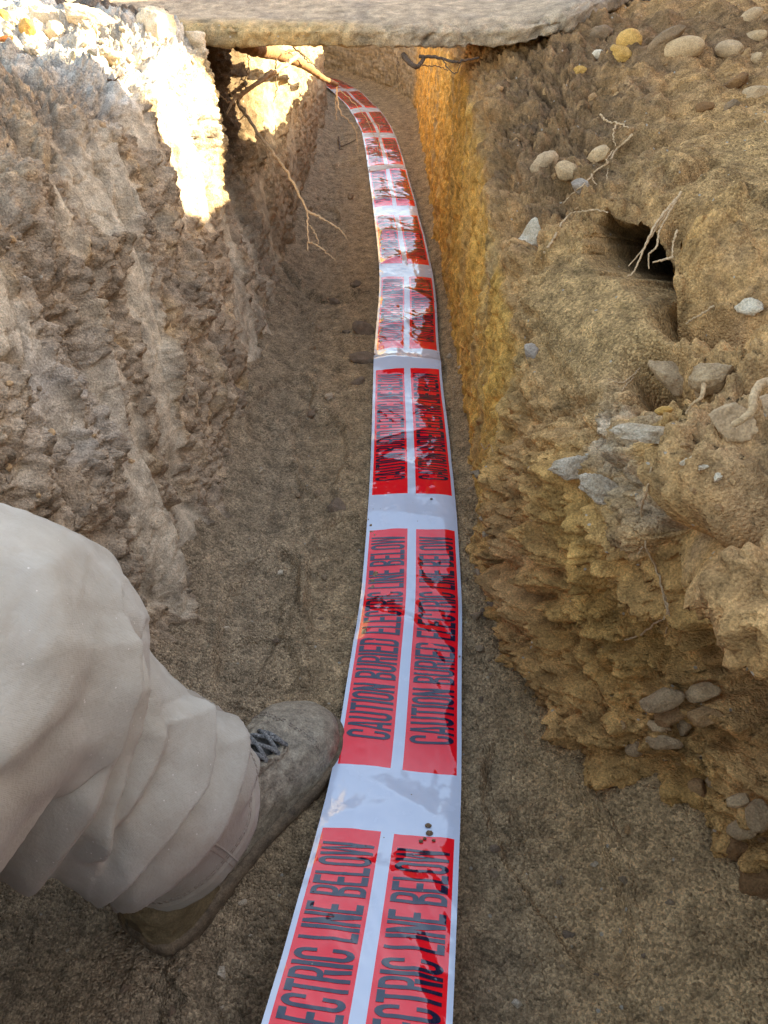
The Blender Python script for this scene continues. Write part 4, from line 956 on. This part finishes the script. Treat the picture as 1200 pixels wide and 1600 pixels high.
make_root('root', 'thin curling rootlets dangling from the root tip over the tape', M_ROOT, [
    ([(527, 132, 2.9), (527, 150, 2.85), (532, 175, 2.8), (546, 190, 2.8), (556, 205, 2.75), (560, 240, 2.7)], .0030, .001),
    ([(530, 140, 2.88), (552, 160, 2.85), (572, 185, 2.8), (588, 220, 2.75), (606, 246, 2.7)], .0018, .0006),
    ([(527, 134, 2.9), (525, 160, 2.88), (526, 188, 2.86)], .0026, .001),
    ([(572, 190, 2.8), (592, 196, 2.8), (590, 230, 2.75), (587, 256, 2.7)], .0012, .0006)])
make_root('root', 'small dark forked root on the far floor left of the tape', M_ROOTX, [([(529, 214), (532, 228), (545, 224), (556, 218)], .004, .0015, dict(lift=.01)), ([(532, 228), (530, 232), (536, 234)], .003, .001, dict(lift=.01))])
make_root('root', 'dark root snagged on the underside of the slab above the right wall', M_ROOTX, [
    ([(630, 86, 1.6), (640, 98, 1.58), (652, 104, 1.58), (662, 92, 1.6)], .006, .004, dict(wob=.002)),
    ([(655, 88, 1.6), (685, 90, 1.59), (705, 96, 1.58), (720, 96, 1.58), (748, 90, 1.6)], .0035, .002),
    ([(690, 90, 1.59), (700, 106, 1.58), (712, 115, 1.58), (720, 100, 1.58)], .0014, .0007),
    ([(660, 102, 1.58), (685, 104, 1.58), (700, 110, 1.58)], .0012, .0006),
    ([(621, 90, 1.6), (621, 110, 1.6), (621, 130, 1.6)], .0008, .0005)])
make_root('root', 'branching pale rootlets lying on the dark brown part of the right bank', M_ROOT, [
    ([(938, 179), (950, 190), (968, 193), (982, 200)], .0019, .0012, dict(lift=.02)),
    ([(988, 210), (975, 224), (962, 235), (950, 254), (932, 266), (924, 276), (910, 290), (892, 305), (880, 318)], .0022, .0008, dict(lift=.016)),
    ([(962, 196), (958, 212), (962, 228)], .0016, .0008, dict(lift=.02)),
    ([(924, 272), (928, 284), (938, 292)], .0013, .0006, dict(lift=.014)),
    ([(958, 235), (948, 250), (950, 262), (948, 280)], .0011, .0005, dict(lift=.016))])
make_root('root', 'pale roots hanging across the mouth of the dark hole', M_ROOT, [
    ([(1062, 306, .98), (1040, 330, .97), (1020, 358, .96), (1005, 392, .95), (990, 425, .95), (980, 432, .95)], .0022, .0008),
    ([(1064, 300, .98), (1044, 335, .97), (1030, 362, .96), (1026, 385, .95), (1014, 398, .95), (1014, 420, .95)], .0018, .0008),
    ([(1050, 320, .975), (1028, 352, .965), (1008, 385, .955), (982, 416, .95)], .0015, .0006),
    ([(1052, 402, .93), (1036, 406, .935), (1020, 410, .94)], .0018, .0009),
    ([(1058, 360, .94), (1052, 380, .935), (1050, 402, .93)], .0016, .0008)])
make_root('root', 'thin pale root arching over the left rim of the hole', M_ROOT, [
    ([(866, 372), (876, 352), (892, 334), (910, 331), (930, 328), (950, 332)], .0018, .0010, dict(lift=.008)),
    ([(850, 395), (862, 378), (872, 360)], .0022, .0014, dict(lift=.006))])
make_root('root', 'thick pinkish root curling over the stones at the right edge', M_ROOT, [([(1215, 596, .60), (1190, 600, .585), (1178, 618, .58), (1174, 642, .578), (1160, 655, .58), (1145, 664, .585)], .0042, .0026, dict(wob=.001))])
make_root('root', 'short reddish rootlet between the slanting stone and the wedge-shaped stone', M_ROOT, [([(1100, 600, .60), (1096, 620, .60), (1082, 632, .61), (1072, 646, .62)], .0020, .0010, dict(wob=.001))])
make_root('root', 'long fine root running down the bank below the whitish chunks', M_ROOT, [
    ([(1018, 730), (1010, 770), (1002, 800), (1008, 850), (1026, 890), (1036, 925), (1042, 960), (1022, 975), (1000, 992), (976, 1000)], .0010, .0011, dict(lift=.010)),
    ([(1036, 930), (1046, 960), (1040, 990)], .0011, .0006, dict(lift=.014)), ([(1004, 855), (994, 870)], .001, .0005, dict(lift=.012))])
make_root('root', 'fine straw-like root lying on the sand slope above the whitish chunks', M_ROOT, [([(1000, 575), (985, 590), (970, 598), (950, 592)], .0009, .0006, dict(lift=.004)), ([(990, 590), (978, 602), (972, 610)], .0008, .0005, dict(lift=.004))])
make_root('root', 'grey twig poking out beneath the overhanging lump at the right', M_ROOT, [([(1115, 478), (1098, 490), (1080, 500), (1072, 506)], .0014, .0008, dict(lift=.02))])
make_root('root', 'short curled thread of root at the foot of the right wall', M_ROOT, [([(751, 692), (758, 702), (766, 694), (770, 706)], .0008, .0005, dict(lift=.006))])
make_root('root', 'rootlet curling at the edge of the sunlight on the left bank', M_ROOTX, [([(165, 122), (178, 126), (186, 120), (196, 116)], .0014, .0007, dict(lift=.012))])

# ------------------------------------------------------------------ person: trousered leg and boot
def cloth_mat():
    m, n, l, b = new_mat('work_trouser_cloth')
    tc = N(n, 'ShaderNodeTexCoord'); 
    nz = N(n, 'ShaderNodeTexNoise'); nz.inputs['Scale'].default_value = 9; nz.inputs['Detail'].default_value = 6; nz.inputs['Roughness'].default_value = 0.6; l.new(tc.outputs['Object'], nz.inputs['Vector'])
    cr = N(n, 'ShaderNodeValToRGB'); cr.color_ramp.elements[0].position = 0.35; cr.color_ramp.elements[1].position = 0.66
    cr.color_ramp.elements[0].color = (0.36, 0.315, 0.245, 1); cr.color_ramp.elements[1].color = (0.53, 0.485, 0.40, 1); l.new(nz.outputs[0], cr.inputs[0])
    v = N(n, 'ShaderNodeTexVoronoi'); v.inputs['Scale'].default_value = 260; l.new(tc.outputs['Object'], v.inputs['Vector'])
    sep = N(n, 'ShaderNodeSeparateColor'); l.new(v.outputs['Color'], sep.inputs[0])
    g = N(n, 'ShaderNodeMath', operation='GREATER_THAN'); l.new(sep.outputs[0], g.inputs[0]); g.inputs[1].default_value = 0.93
    g2 = N(n, 'ShaderNodeMath', operation='LESS_THAN'); l.new(v.outputs['Distance'], g2.inputs[0]); g2.inputs[1].default_value = 0.16
    g3 = N(n, 'ShaderNodeMath', operation='MULTIPLY'); l.new(g.outputs[0], g3.inputs[0]); l.new(g2.outputs[0], g3.inputs[1])
    mx = N(n, 'ShaderNodeMix', data_type='RGBA'); l.new(g3.outputs[0], mx.inputs[0]); l.new(cr.outputs[0], mx.inputs[6]); mx.inputs[7].default_value = (0.68, 0.62, 0.54, 1)
    sx = N(n, 'ShaderNodeSeparateXYZ'); l.new(tc.outputs['Object'], sx.inputs[0])
    dz = N(n, 'ShaderNodeMapRange'); dz.inputs['From Min'].default_value = 0.26; dz.inputs['From Max'].default_value = 0.05; dz.inputs['To Max'].default_value = 0.75; l.new(sx.outputs[2], dz.inputs[0])
    ns = N(n, 'ShaderNodeTexNoise'); ns.inputs['Scale'].default_value = 26; ns.inputs['Detail'].default_value = 7; ns.inputs['Roughness'].default_value = .7; l.new(tc.outputs['Object'], ns.inputs['Vector'])
    nr_ = N(n, 'ShaderNodeMapRange'); nr_.inputs['From Min'].default_value = 0.42; nr_.inputs['From Max'].default_value = 0.66; l.new(ns.outputs[0], nr_.inputs[0])
    ad = N(n, 'ShaderNodeMath', operation='MULTIPLY_ADD'); l.new(dz.outputs[0], ad.inputs[0]); ad.inputs[1].default_value = .8; 
    m5 = N(n, 'ShaderNodeMath', operation='MULTIPLY'); l.new(nr_.outputs[0], m5.inputs[0]); m5.inputs[1].default_value = .28; l.new(m5.outputs[0], ad.inputs[2])
    m6 = N(n, 'ShaderNodeMix', data_type='RGBA'); l.new(ad.outputs[0], m6.inputs[0]); l.new(mx.outputs[2], m6.inputs[6]); m6.inputs[7].default_value = (0.30, 0.225, 0.15, 1); mx = m6
    l.new(mx.outputs[2], b.inputs['Base Color']); b.inputs['Roughness'].default_value = 0.9; b.inputs['Specular IOR Level'].default_value = 0.2
    b.inputs['Sheen Weight'].default_value = 0.15
    wv = N(n, 'ShaderNodeTexWave'); wv.inputs['Scale'].default_value = 380; wv.bands_direction = 'DIAGONAL'; wv.inputs['Distortion'].default_value = 1.5; l.new(tc.outputs['Object'], wv.inputs['Vector'])
    n2 = N(n, 'ShaderNodeTexNoise'); n2.inputs['Scale'].default_value = 420; n2.inputs['Detail'].default_value = 4; l.new(tc.outputs['Object'], n2.inputs['Vector'])
    a = N(n, 'ShaderNodeMath', operation='MULTIPLY'); l.new(wv.outputs[0], a.inputs[0]); a.inputs[1].default_value = 0.00006
    b2 = N(n, 'ShaderNodeMath', operation='MULTIPLY_ADD'); l.new(n2.outputs[0], b2.inputs[0]); b2.inputs[1].default_value = 0.0006; l.new(a.outputs[0], b2.inputs[2])
    bp = N(n, 'ShaderNodeBump'); bp.inputs['Distance'].default_value = 1; l.new(b2.outputs[0], bp.inputs['Height']); l.new(bp.outputs[0], b.inputs['Normal'])
    return m
M_CLOTH = cloth_mat()
M_SEAM = stone_material('seam_thread', (0.30, 0.23, 0.17), (0.40, 0.32, 0.25), bump=.0005)
M_LEATHER = stone_material('dusty_boot_leather', (0.16, 0.125, 0.085), (0.48, 0.40, 0.28), rough=0.5, bump=0.0016, scale=85)
M_SOLE = stone_material('boot_sole_rubber', (0.10, 0.075, 0.05), (0.28, 0.20, 0.12), rough=0.85, bump=0.002)
M_HEELC = stone_material('heel_leather', (0.14, 0.10, 0.05), (0.26, 0.19, 0.10), rough=0.6, bump=0.001)
M_LACE = stone_material('boot_lace', (0.03, 0.03, 0.03), (0.42, 0.40, 0.36), bump=0.001, scale=420)
M_TONGUE = stone_material('boot_tongue', (0.04, 0.038, 0.032), (0.14, 0.13, 0.11))
PERSON = empty('person', (-.20, .43, 0), 'leg of a crouching person in dusty pale work trousers and a laced boot', 'person')
PO = np.array([-.20, .43, 0.0])
def leg():
    st = [ # centre, rx, ry(along fwd), z
      ((-.345, -.20, .42), .098), ((-.345, -.05, .435), .100), ((-.337, .10, .442), .102), ((-.322, .22, .442), .104), ((-.298, .322, .442), .108), ((-.286, .372, .392), .107),
      ((-.278, .378, .330), .101), ((-.262, .385, .27), .096), ((-.238, .398, .21), .091), ((-.215, .414, .155), .086), ((-.203, .424, .105), .083)]
    C_ = np.array([s[0] for s in st]); r_ = np.array([s[1] for s in st])
    n = 300; P_ = catmull(C_, n); rad = catmull(r_[:, None], n)[:, 0]
    T = np.gradient(P_, axis=0); T /= np.linalg.norm(T, axis=1)[:, None]
    # hem plane tilts: front high over the laces, back low over the heel
    nseg = 260; th = np.linspace(0, 2*np.pi, nseg, endpoint=False)
    a = np.linspace(0, 1, n)
    Nn_ = np.zeros_like(P_); Nn_[0] = np.array([1, 0, 0])-T[0]*T[0][0]; Nn_[0] /= np.linalg.norm(Nn_[0])
    for i in range(1, n):
        q_ = Nn_[i-1]-T[i]*np.dot(Nn_[i-1], T[i]); Nn_[i] = q_/np.linalg.norm(q_)
    Bn = np.cross(T, Nn_)
    A, TH = np.meshgrid(a, th, indexing='ij')
    ct, sn = np.cos(TH), np.sin(TH)
    # fabric folds -------------------------------------------------
    def saw(v, sh=0.28):   # bulging roll with a tucked-in underside
        f = v-np.floor(v); return np.where(f < 1-sh, np.sin(f/(1-sh)*np.pi/2)**1.2, np.cos((f-(1-sh))/sh*np.pi/2)**1.2)
    q3 = np.stack([ct*1.2, sn*1.2, A*5], -1)
    wob = perlin(q3*1.1+3)
    soft = 0.006*fbm(q3*0.8+11, 2)
    radial = ct[..., None]*Nn_[:, None]+sn[..., None]*Bn[:, None]
    Vb = P_[:, None]+(rad[:, None]+soft)[..., None]*radial
    cx_, cy_, ct_ = project(Vb); vd = np.array([0, 0, CAMZ])-Vb; vd /= np.linalg.norm(vd, axis=-1, keepdims=True)
    face = sstep(-0.25, 0.15, (radial*vd).sum(-1))
    FOLDS = [ # points along the crease, roll width, tuck width, height; the roll lies to the left of the direction of travel
      ([(222, 1000), (203, 1107), (180, 1187), (156, 1261), (147, 1345)], 44, 8, .019),
      ([(190, 960), (182, 1040), (140, 1187), (84, 1327), (22, 1420)], 48, 11, .016),
      ([(120, 960), (95, 1060), (28, 1150), (-40, 1200)], 60, 28, .009),
      ([(290, 1090), (303, 1130), (296, 1210), (256, 1268), (205, 1327), (150, 1400)], 44, 5, .021),
      ([(350, 1112), (362, 1180), (338, 1255), (306, 1308), (224, 1376), (130, 1412)], 38, 4, .021),
      ([(245, 1120), (232, 1180), (195, 1250), (120, 1340)], 26, 8, .009),
      ([(60, 860), (75, 960), (30, 1060)], 50, 34, .007),
      ([(395, 1160), (398, 1215), (372, 1280)], 16, 6, .005)]
    fold_h = np.zeros_like(A)
    for pts_, w1, w2, am in FOLDS:
        Lp = catmull([(p_[0], p_[1], 0) for p_ in pts_], 50)[:, :2]; d2 = np.full(A.shape, 1e9); sg = np.zeros(A.shape); al = np.zeros(A.shape)
        for k_, (a_, b2) in enumerate(zip(Lp[:-1], Lp[1:])):
            e_ = b2-a_; qx, qy = cx_-a_[0], cy_-a_[1]; tt = np.clip((qx*e_[0]+qy*e_[1])/(e_@e_), 0, 1); dx_, dy_ = qx-tt*e_[0], qy-tt*e_[1]; r_2 = np.hypot(dx_, dy_)
            m_ = r_2 < d2; d2 = np.where(m_, r_2, d2); sg = np.where(m_, e_[0]*dy_-e_[1]*dx_, sg); al = np.where(m_, (k_+tt)/49, al)
        left = sg > 0; env = np.minimum(1, np.minimum(al, 1-al)*5+.15)
        d2 = d2*(1+0.25*perlin(np.stack([cx_/60, cy_/60, 0*cx_+w1], -1)))
        prof = np.where(left, np.exp(-(d2/w1)**2), np.exp(-(d2/w2)**2))-0.35*np.where(left, 0, np.exp(-((d2-2.2*w2)/(1.6*w2))**2))
        fold_h += am*env*prof*face
    back = 0.012*(1-np.abs(perlin(np.stack([ct*1.6, sn*1.6, A*6], -1))*2).clip(0, 1))*(1-face)
    fine = 0.0009*fbm(np.stack([cx_/34+cy_/90, cy_/70-cx_/120, 0*cx_], -1), 3, ridge=True)*face
    hemb = 0.0016*sstep(.968, .972, A)
    R_ = rad[:, None]+soft+fold_h+back+fine+hemb
    V = P_[:, None]+R_[..., None]*radial
    # hem drop at the back (towards -Y) and lift at the front
    dY = (V[..., 1]-P_[:, None, 1])/0.085
    V[..., 2] += sstep(0.80, 1.0, A)*(0.012*dY + 0.012*sstep(-.2, 1, (V[..., 0]-P_[:, None, 0])/.085)) - 0.0
    V[..., 2] = np.maximum(V[..., 2], 0.055)
    inner = V[-1][None]+(P_[-1]-V[-1])[None]*0.035+np.array([0, 0, .001]); rows = [V, inner]
    up1 = P_[-18][None, None]+(V[-18]-P_[-18])[None]*0.93; rows.append(up1); up2 = P_[-50][None, None]+(V[-50]-P_[-50])[None]*0.86; rows.append(up2)
    Vt = np.concatenate(rows, 0); nr = Vt.shape[0]
    Vf = Vt.reshape(-1, 3)
    pr = Parts(); pr.add(Vf-PO, grid_quads(nr, nseg, True, flip=True))
    o = pr.build('trousers', M_CLOTH, PERSON)
    bm = bmesh.new(); bm.from_mesh(o.data)
    bm.verts.ensure_lookup_table(); e0 = [e for e in bm.edges if e.is_boundary and e.verts[0].index < nseg and e.verts[1].index < nseg]
    bmesh.ops.holes_fill(bm, edges=e0, sides=0)
    bmesh.ops.recalc_face_normals(bm, faces=bm.faces)
    for f in bm.faces: f.smooth = True
    bm.to_mesh(o.data); bm.free()
    # two stitch lines by the hem
    pr = Parts()
    for k_ in (-13, -15):
        ring = V[k_]+(V[k_]-P_[k_])*0.004
        for j in range(0, nseg, 3):
            seg_ = ring[[j, (j+1) % nseg, (j+2) % nseg]]
            pr.tube(seg_-PO, 0.00035, 5)
    pr.build('hem_stitching', M_SEAM, PERSON)
    hx, hy, _q = project(V[-1]); j0 = int(np.argmin((hx-352)**2+(hy-1330)**2))
    for off, rr0, nm in ((0, .0011, 'side_seam'), (3, .0004, 'side_stitching')):
        jj = (j0+off) % nseg; line = np.array([V[i, jj]+(V[i, jj]-P_[i])*0.003 for i in range(262, 299, 2)]); pr = Parts(); pr.tube(line-PO, rr0, 6); pr.build(nm, M_CLOTH if off == 0 else M_SEAM, PERSON)
leg()
AX = np.array([.519, .855, 0]); AX /= np.linalg.norm(AX); SD = np.array([AX[1], -AX[0], 0]); HEEL = np.array([-.243, .345, 0.004])
def boot():
    st = np.array([(0, .012, .055), (.004, .024, .075), (.014, .034, .10), (.03, .038, .135), (.06, .039, .17), (.09, .039, .17), (.115, .040, .145), (.14, .041, .118), (.165, .044, .100), (.19, .048, .088),
                   (.215, .052, .080), (.24, .054, .074), (.265, .053, .067), (.285, .046, .058), (.302, .034, .047), (.312, .022, .038), (.318, .008, .028)])
    n = 120; Sx = catmull(st, n); nseg = 72; th = np.linspace(-0.02, math.pi+0.02, nseg)
    d, wv_, h = Sx[:, 0], np.maximum(Sx[:, 1], .004), np.maximum(Sx[:, 2], .02)
    e = 0.72
    cx = np.sign(np.cos(th))*np.abs(np.cos(th))**e; cz = np.abs(np.sin(th))**e
    # cuff narrows with height in the shaft region
    V = np.zeros((n, nseg, 3))
    zb = 0.018
    for i in range(n):
        zz = zb+(h[i]-zb)*cz; wide = wv_[i]*cx*(1-0.12*cz*(d[i] < .2)); 
        V[i] = HEEL+AX*d[i]+SD[None]*wide[:, None]; V[i, :, 2] = zz
    # overhang: lower sides bulge
    V[..., :2] += 0
    G = V.copy(); Nn_ = grid_normals(V)
    up_ = V[n//2, nseg//2]; 
    if Nn_[n*2//3, nseg//2, 2] < 0: Nn_ = -Nn_
    dd = np.broadcast_to(d[:, None], (n, nseg)); cr_ = 0.0045*fbm(G*20, 3)+0.0028*fbm(G*60, 4, ridge=True)*sstep(.30, .25, dd)
    cr_ = cr_-0.0030*np.exp(-((dd-.225-.02*np.cos(th)[None])/.004)**2)*sstep(.3, .8, cz)[None]-0.002*np.exp(-((dd-.212-.03*np.cos(th)[None])/.003)**2)
    cr_ = cr_+0.003*np.exp(-((dd-.27)/.006)**2)*0
    V = V+Nn_*cr_[..., None]
    cap = [V]
    pr = Parts(); pr.add(V.reshape(-1, 3)-PO, grid_quads(n, nseg))
    upper = pr.build('boot_upper', M_LEATHER, BOOT)
    bm = bmesh.new(); bm.from_mesh(upper.data); bmesh.ops.holes_fill(bm, edges=[e_ for e_ in bm.edges if e_.is_boundary], sides=0); bmesh.ops.recalc_face_normals(bm, faces=bm.faces)
    for f in bm.faces: f.smooth = True
    bm.to_mesh(upper.data); bm.free()
    # heel counter, slightly proud of the upper
    m = d < .075; Gh = (V+Nn_*0.0022)[m]
    low = np.abs(np.linspace(-1, 1, nseg)) > 0.0
    prh = Parts(); prh.add(Gh.reshape(-1, 3)-PO, grid_quads(Gh.shape[0], nseg)); prh.build('heel_counter', M_HEELC, BOOT)
    # sole: outline with welt and lugs
    out = []
    for sgn in (1, -1):
        idx = range(n) if sgn > 0 else range(n-1, -1, -1)
        for i in idx: out.append(HEEL+AX*(d[i]+(0.004 if d[i] > .3 else (-.004 if d[i] < .01 else 0)))+SD*sgn*(wv_[i]+.0080))
    out = np.array(out); K = len(out); rows = []
    for zz, ins in ((-.004, .004), (.0, .001), (.004, .003), (.008, .0), (.015, .0), (.019, .001), (.023, .004), (.0235, .009)):
        c0 = HEEL+AX*.16; dv = out-c0; L_ = np.linalg.norm(dv[:, :2], axis=1)[:, None]; q_ = out-dv/L_*ins; q_ = q_.copy(); q_[:, 2] = zz+0.002; rows.append(q_)
    rows = np.array(rows); pr = Parts(); Q = grid_quads(len(rows), K, True)
    pr.add(rows.reshape(-1, 3)-PO, Q); so_ = pr.build('sole', M_SOLE, BOOT)
    bm = bmesh.new(); bm.from_mesh(so_.data); bmesh.ops.holes_fill(bm, edges=[e_ for e_ in bm.edges if e_.is_boundary], sides=0); bmesh.ops.recalc_face_normals(bm, faces=bm.faces); bm.to_mesh(so_.data); bm.free()
    def top(dd_, off, lift=0):
        i = int(np.argmin(np.abs(d-dd_))); wv2 = wv_[i]; c = np.clip(off/wv2, -1, 1); j = int(np.argmin(np.abs(cx-c)+ (np.abs(th-math.pi/2) > 1.5)*0)); 
        return V[i, j]+Nn_[i, j]*lift
    # tongue: dark strip down the instep
    rws = []
    for dd_ in np.linspace(.10, .218, 26):
        rws.append([top(dd_, o_, .0022-.0016*(abs(o_)/.016)**2) for o_ in np.linspace(-.016, .018, 12)])
    rws = np.array(rws); pr = Parts(); pr.add(rws.reshape(-1, 3)-PO, grid_quads(26, 12)); pr.build('tongue', M_TONGUE, BOOT)
    pr = Parts()
    for q0 in (.238, .242):
        js = range(6, nseg-8, 2)
        for j in js:
            dd_ = q0+.010*math.sin(math.pi*j/nseg); i = int(np.argmin(np.abs(d-dd_))); a_ = V[i, j]+Nn_[i, j]*.0008; b2 = V[i, j+1]+Nn_[i, j+1]*.0008; pr.tube(np.array([a_, (a_+b2)/2, b2])-PO, .0006, 5)
    pr.build('toe_stitching', M_SEAM, BOOT)
    # eyestay flaps
    for sg in (-1, 1):
        rws = []
        for dd_ in np.linspace(.14, .226, 26):
            e_ = (dd_-.14)/.086; w2 = .010*(1-(2*e_-1)**6)
            rws.append([top(dd_, sg*(.0165+o_*w2), .0030*(1-(2*o_-1)**8)+.0004) for o_ in np.linspace(0, 1, 12)])
        rws = np.array(rws); pr = Parts(); pr.add(rws.reshape(-1, 3)-PO, grid_quads(26, 12)); pr.build('eyestay', M_LEATHER, BOOT)
    M_EYE, n_, l_, b_ = new_mat('eyelet_metal'); b_.inputs['Metallic'].default_value = .9; b_.inputs['Base Color'].default_value = (.18, .17, .15, 1); b_.inputs['Roughness'].default_value = .45
    eye = {}
    for sg in (-1, 1):
        for dd_ in (.152, .169, .186, .203, .219):
            c = top(dd_, sg*.020, .004); eye[(sg, dd_)] = c
            t_ = np.linspace(0, 2*np.pi, 17); nn = np.array([0, 0, 1.0])+SD*sg*0.5; nn /= np.linalg.norm(nn); fx = np.cross(nn, AX); fx /= np.linalg.norm(fx)
            ring = c+0.0026*(np.cos(t_)[:, None]*AX+np.sin(t_)[:, None]*fx); pr = Parts(); pr.tube(ring-PO, .0008, 6); pr.build('eyelet', M_EYE, BOOT)
    ds_ = (.152, .169, .186, .203, .219); pr = Parts()
    for i in range(len(ds_)-1):
        for sg in (-1, 1):
            a_, b2 = eye[(sg, ds_[i])], eye[(-sg, ds_[i+1])]; mid_ = (a_+b2)/2+np.array([0, 0, .008+.0015*sg])
            pr.tube(catmull([a_-np.array([0, 0, .002]), a_*.7+mid_*.3+np.array([0, 0, .003]), mid_, b2*.7+mid_*.3+np.array([0, 0, .003]), b2-np.array([0, 0, .002])], 26)-PO, .0025, 8)
    a_, b2 = eye[(-1, .219)], eye[(1, .219)]; mid_ = (a_+b2)/2+np.array([0, 0, .006]); pr.tube(catmull([a_, mid_, b2], 20)-PO, .0025, 8)
    a_ = eye[(1, .152)]; pr.tube(catmull([a_, a_+SD*.01+np.array([0, 0, .004]), a_+SD*.018-AX*.012+np.array([0, 0, -.012]), a_+SD*.017-AX*.02+np.array([0, 0, -.03])], 24)-PO, .0020, 8)
    pr.build('lace', M_LACE, BOOT)
BOOT = bpy.data.objects.new('boot', None); COL.objects.link(BOOT); BOOT.parent = PERSON
boot()

# the rest of the crouching photographer, behind the lens
def body():
    J = {0: (-.20, -.50, .36, .15, .12), 1: (-.15, -.50, .52, .15, .11), 2: (-.10, -.47, .70, .16, .11), 3: (-.07, -.43, .84, .13, .09), 4: (-.05, -.39, .93, .055, .055), 5: (-.04, -.35, 1.01, .075, .09), 6: (-.03, -.34, 1.11, .07, .085),
         7: (-.25, -.42, .84, .06, .06), 8: (-.30, -.26, .66, .045, .045), 9: (-.12, -.13, .77, .032, .032), 10: (.11, -.42, .84, .06, .06), 11: (.19, -.27, .66, .045, .045), 12: (.10, -.13, .77, .032, .032),
         13: (-.33, -.38, .38, .09, .09), 14: (-.345, -.12, .42, .085, .085), 15: (-.02, -.48, .34, .09, .09), 16: (.06, -.20, .20, .065, .065), 17: (.07, -.55, .10, .05, .05), 18: (.07, -.68, .07, .04, .04)}
    E = [(0, 1), (1, 2), (2, 3), (3, 4), (4, 5), (5, 6), (3, 7), (7, 8), (8, 9), (3, 10), (10, 11), (11, 12), (0, 13), (13, 14), (0, 15), (15, 16), (16, 17), (17, 18)]
    me = bpy.data.meshes.new('body'); me.from_pydata([tuple(np.array(J[i][:3])-PO) for i in range(19)], E, []); o = link(me, 'body', M_JACKET, PERSON)
    md = o.modifiers.new('skin', 'SKIN'); sv = me.skin_vertices[0].data
    for i in range(19): sv[i].radius = J[i][3:5]; sv[i].use_root = (i == 0)
    o.modifiers.new('sub', 'SUBSURF').levels = 2; o.modifiers['sub'].render_levels = 2
M_JACKET = stone_material('jacket_cloth', (0.05, 0.05, 0.055), (0.09, 0.09, 0.10), bump=.001)
body()
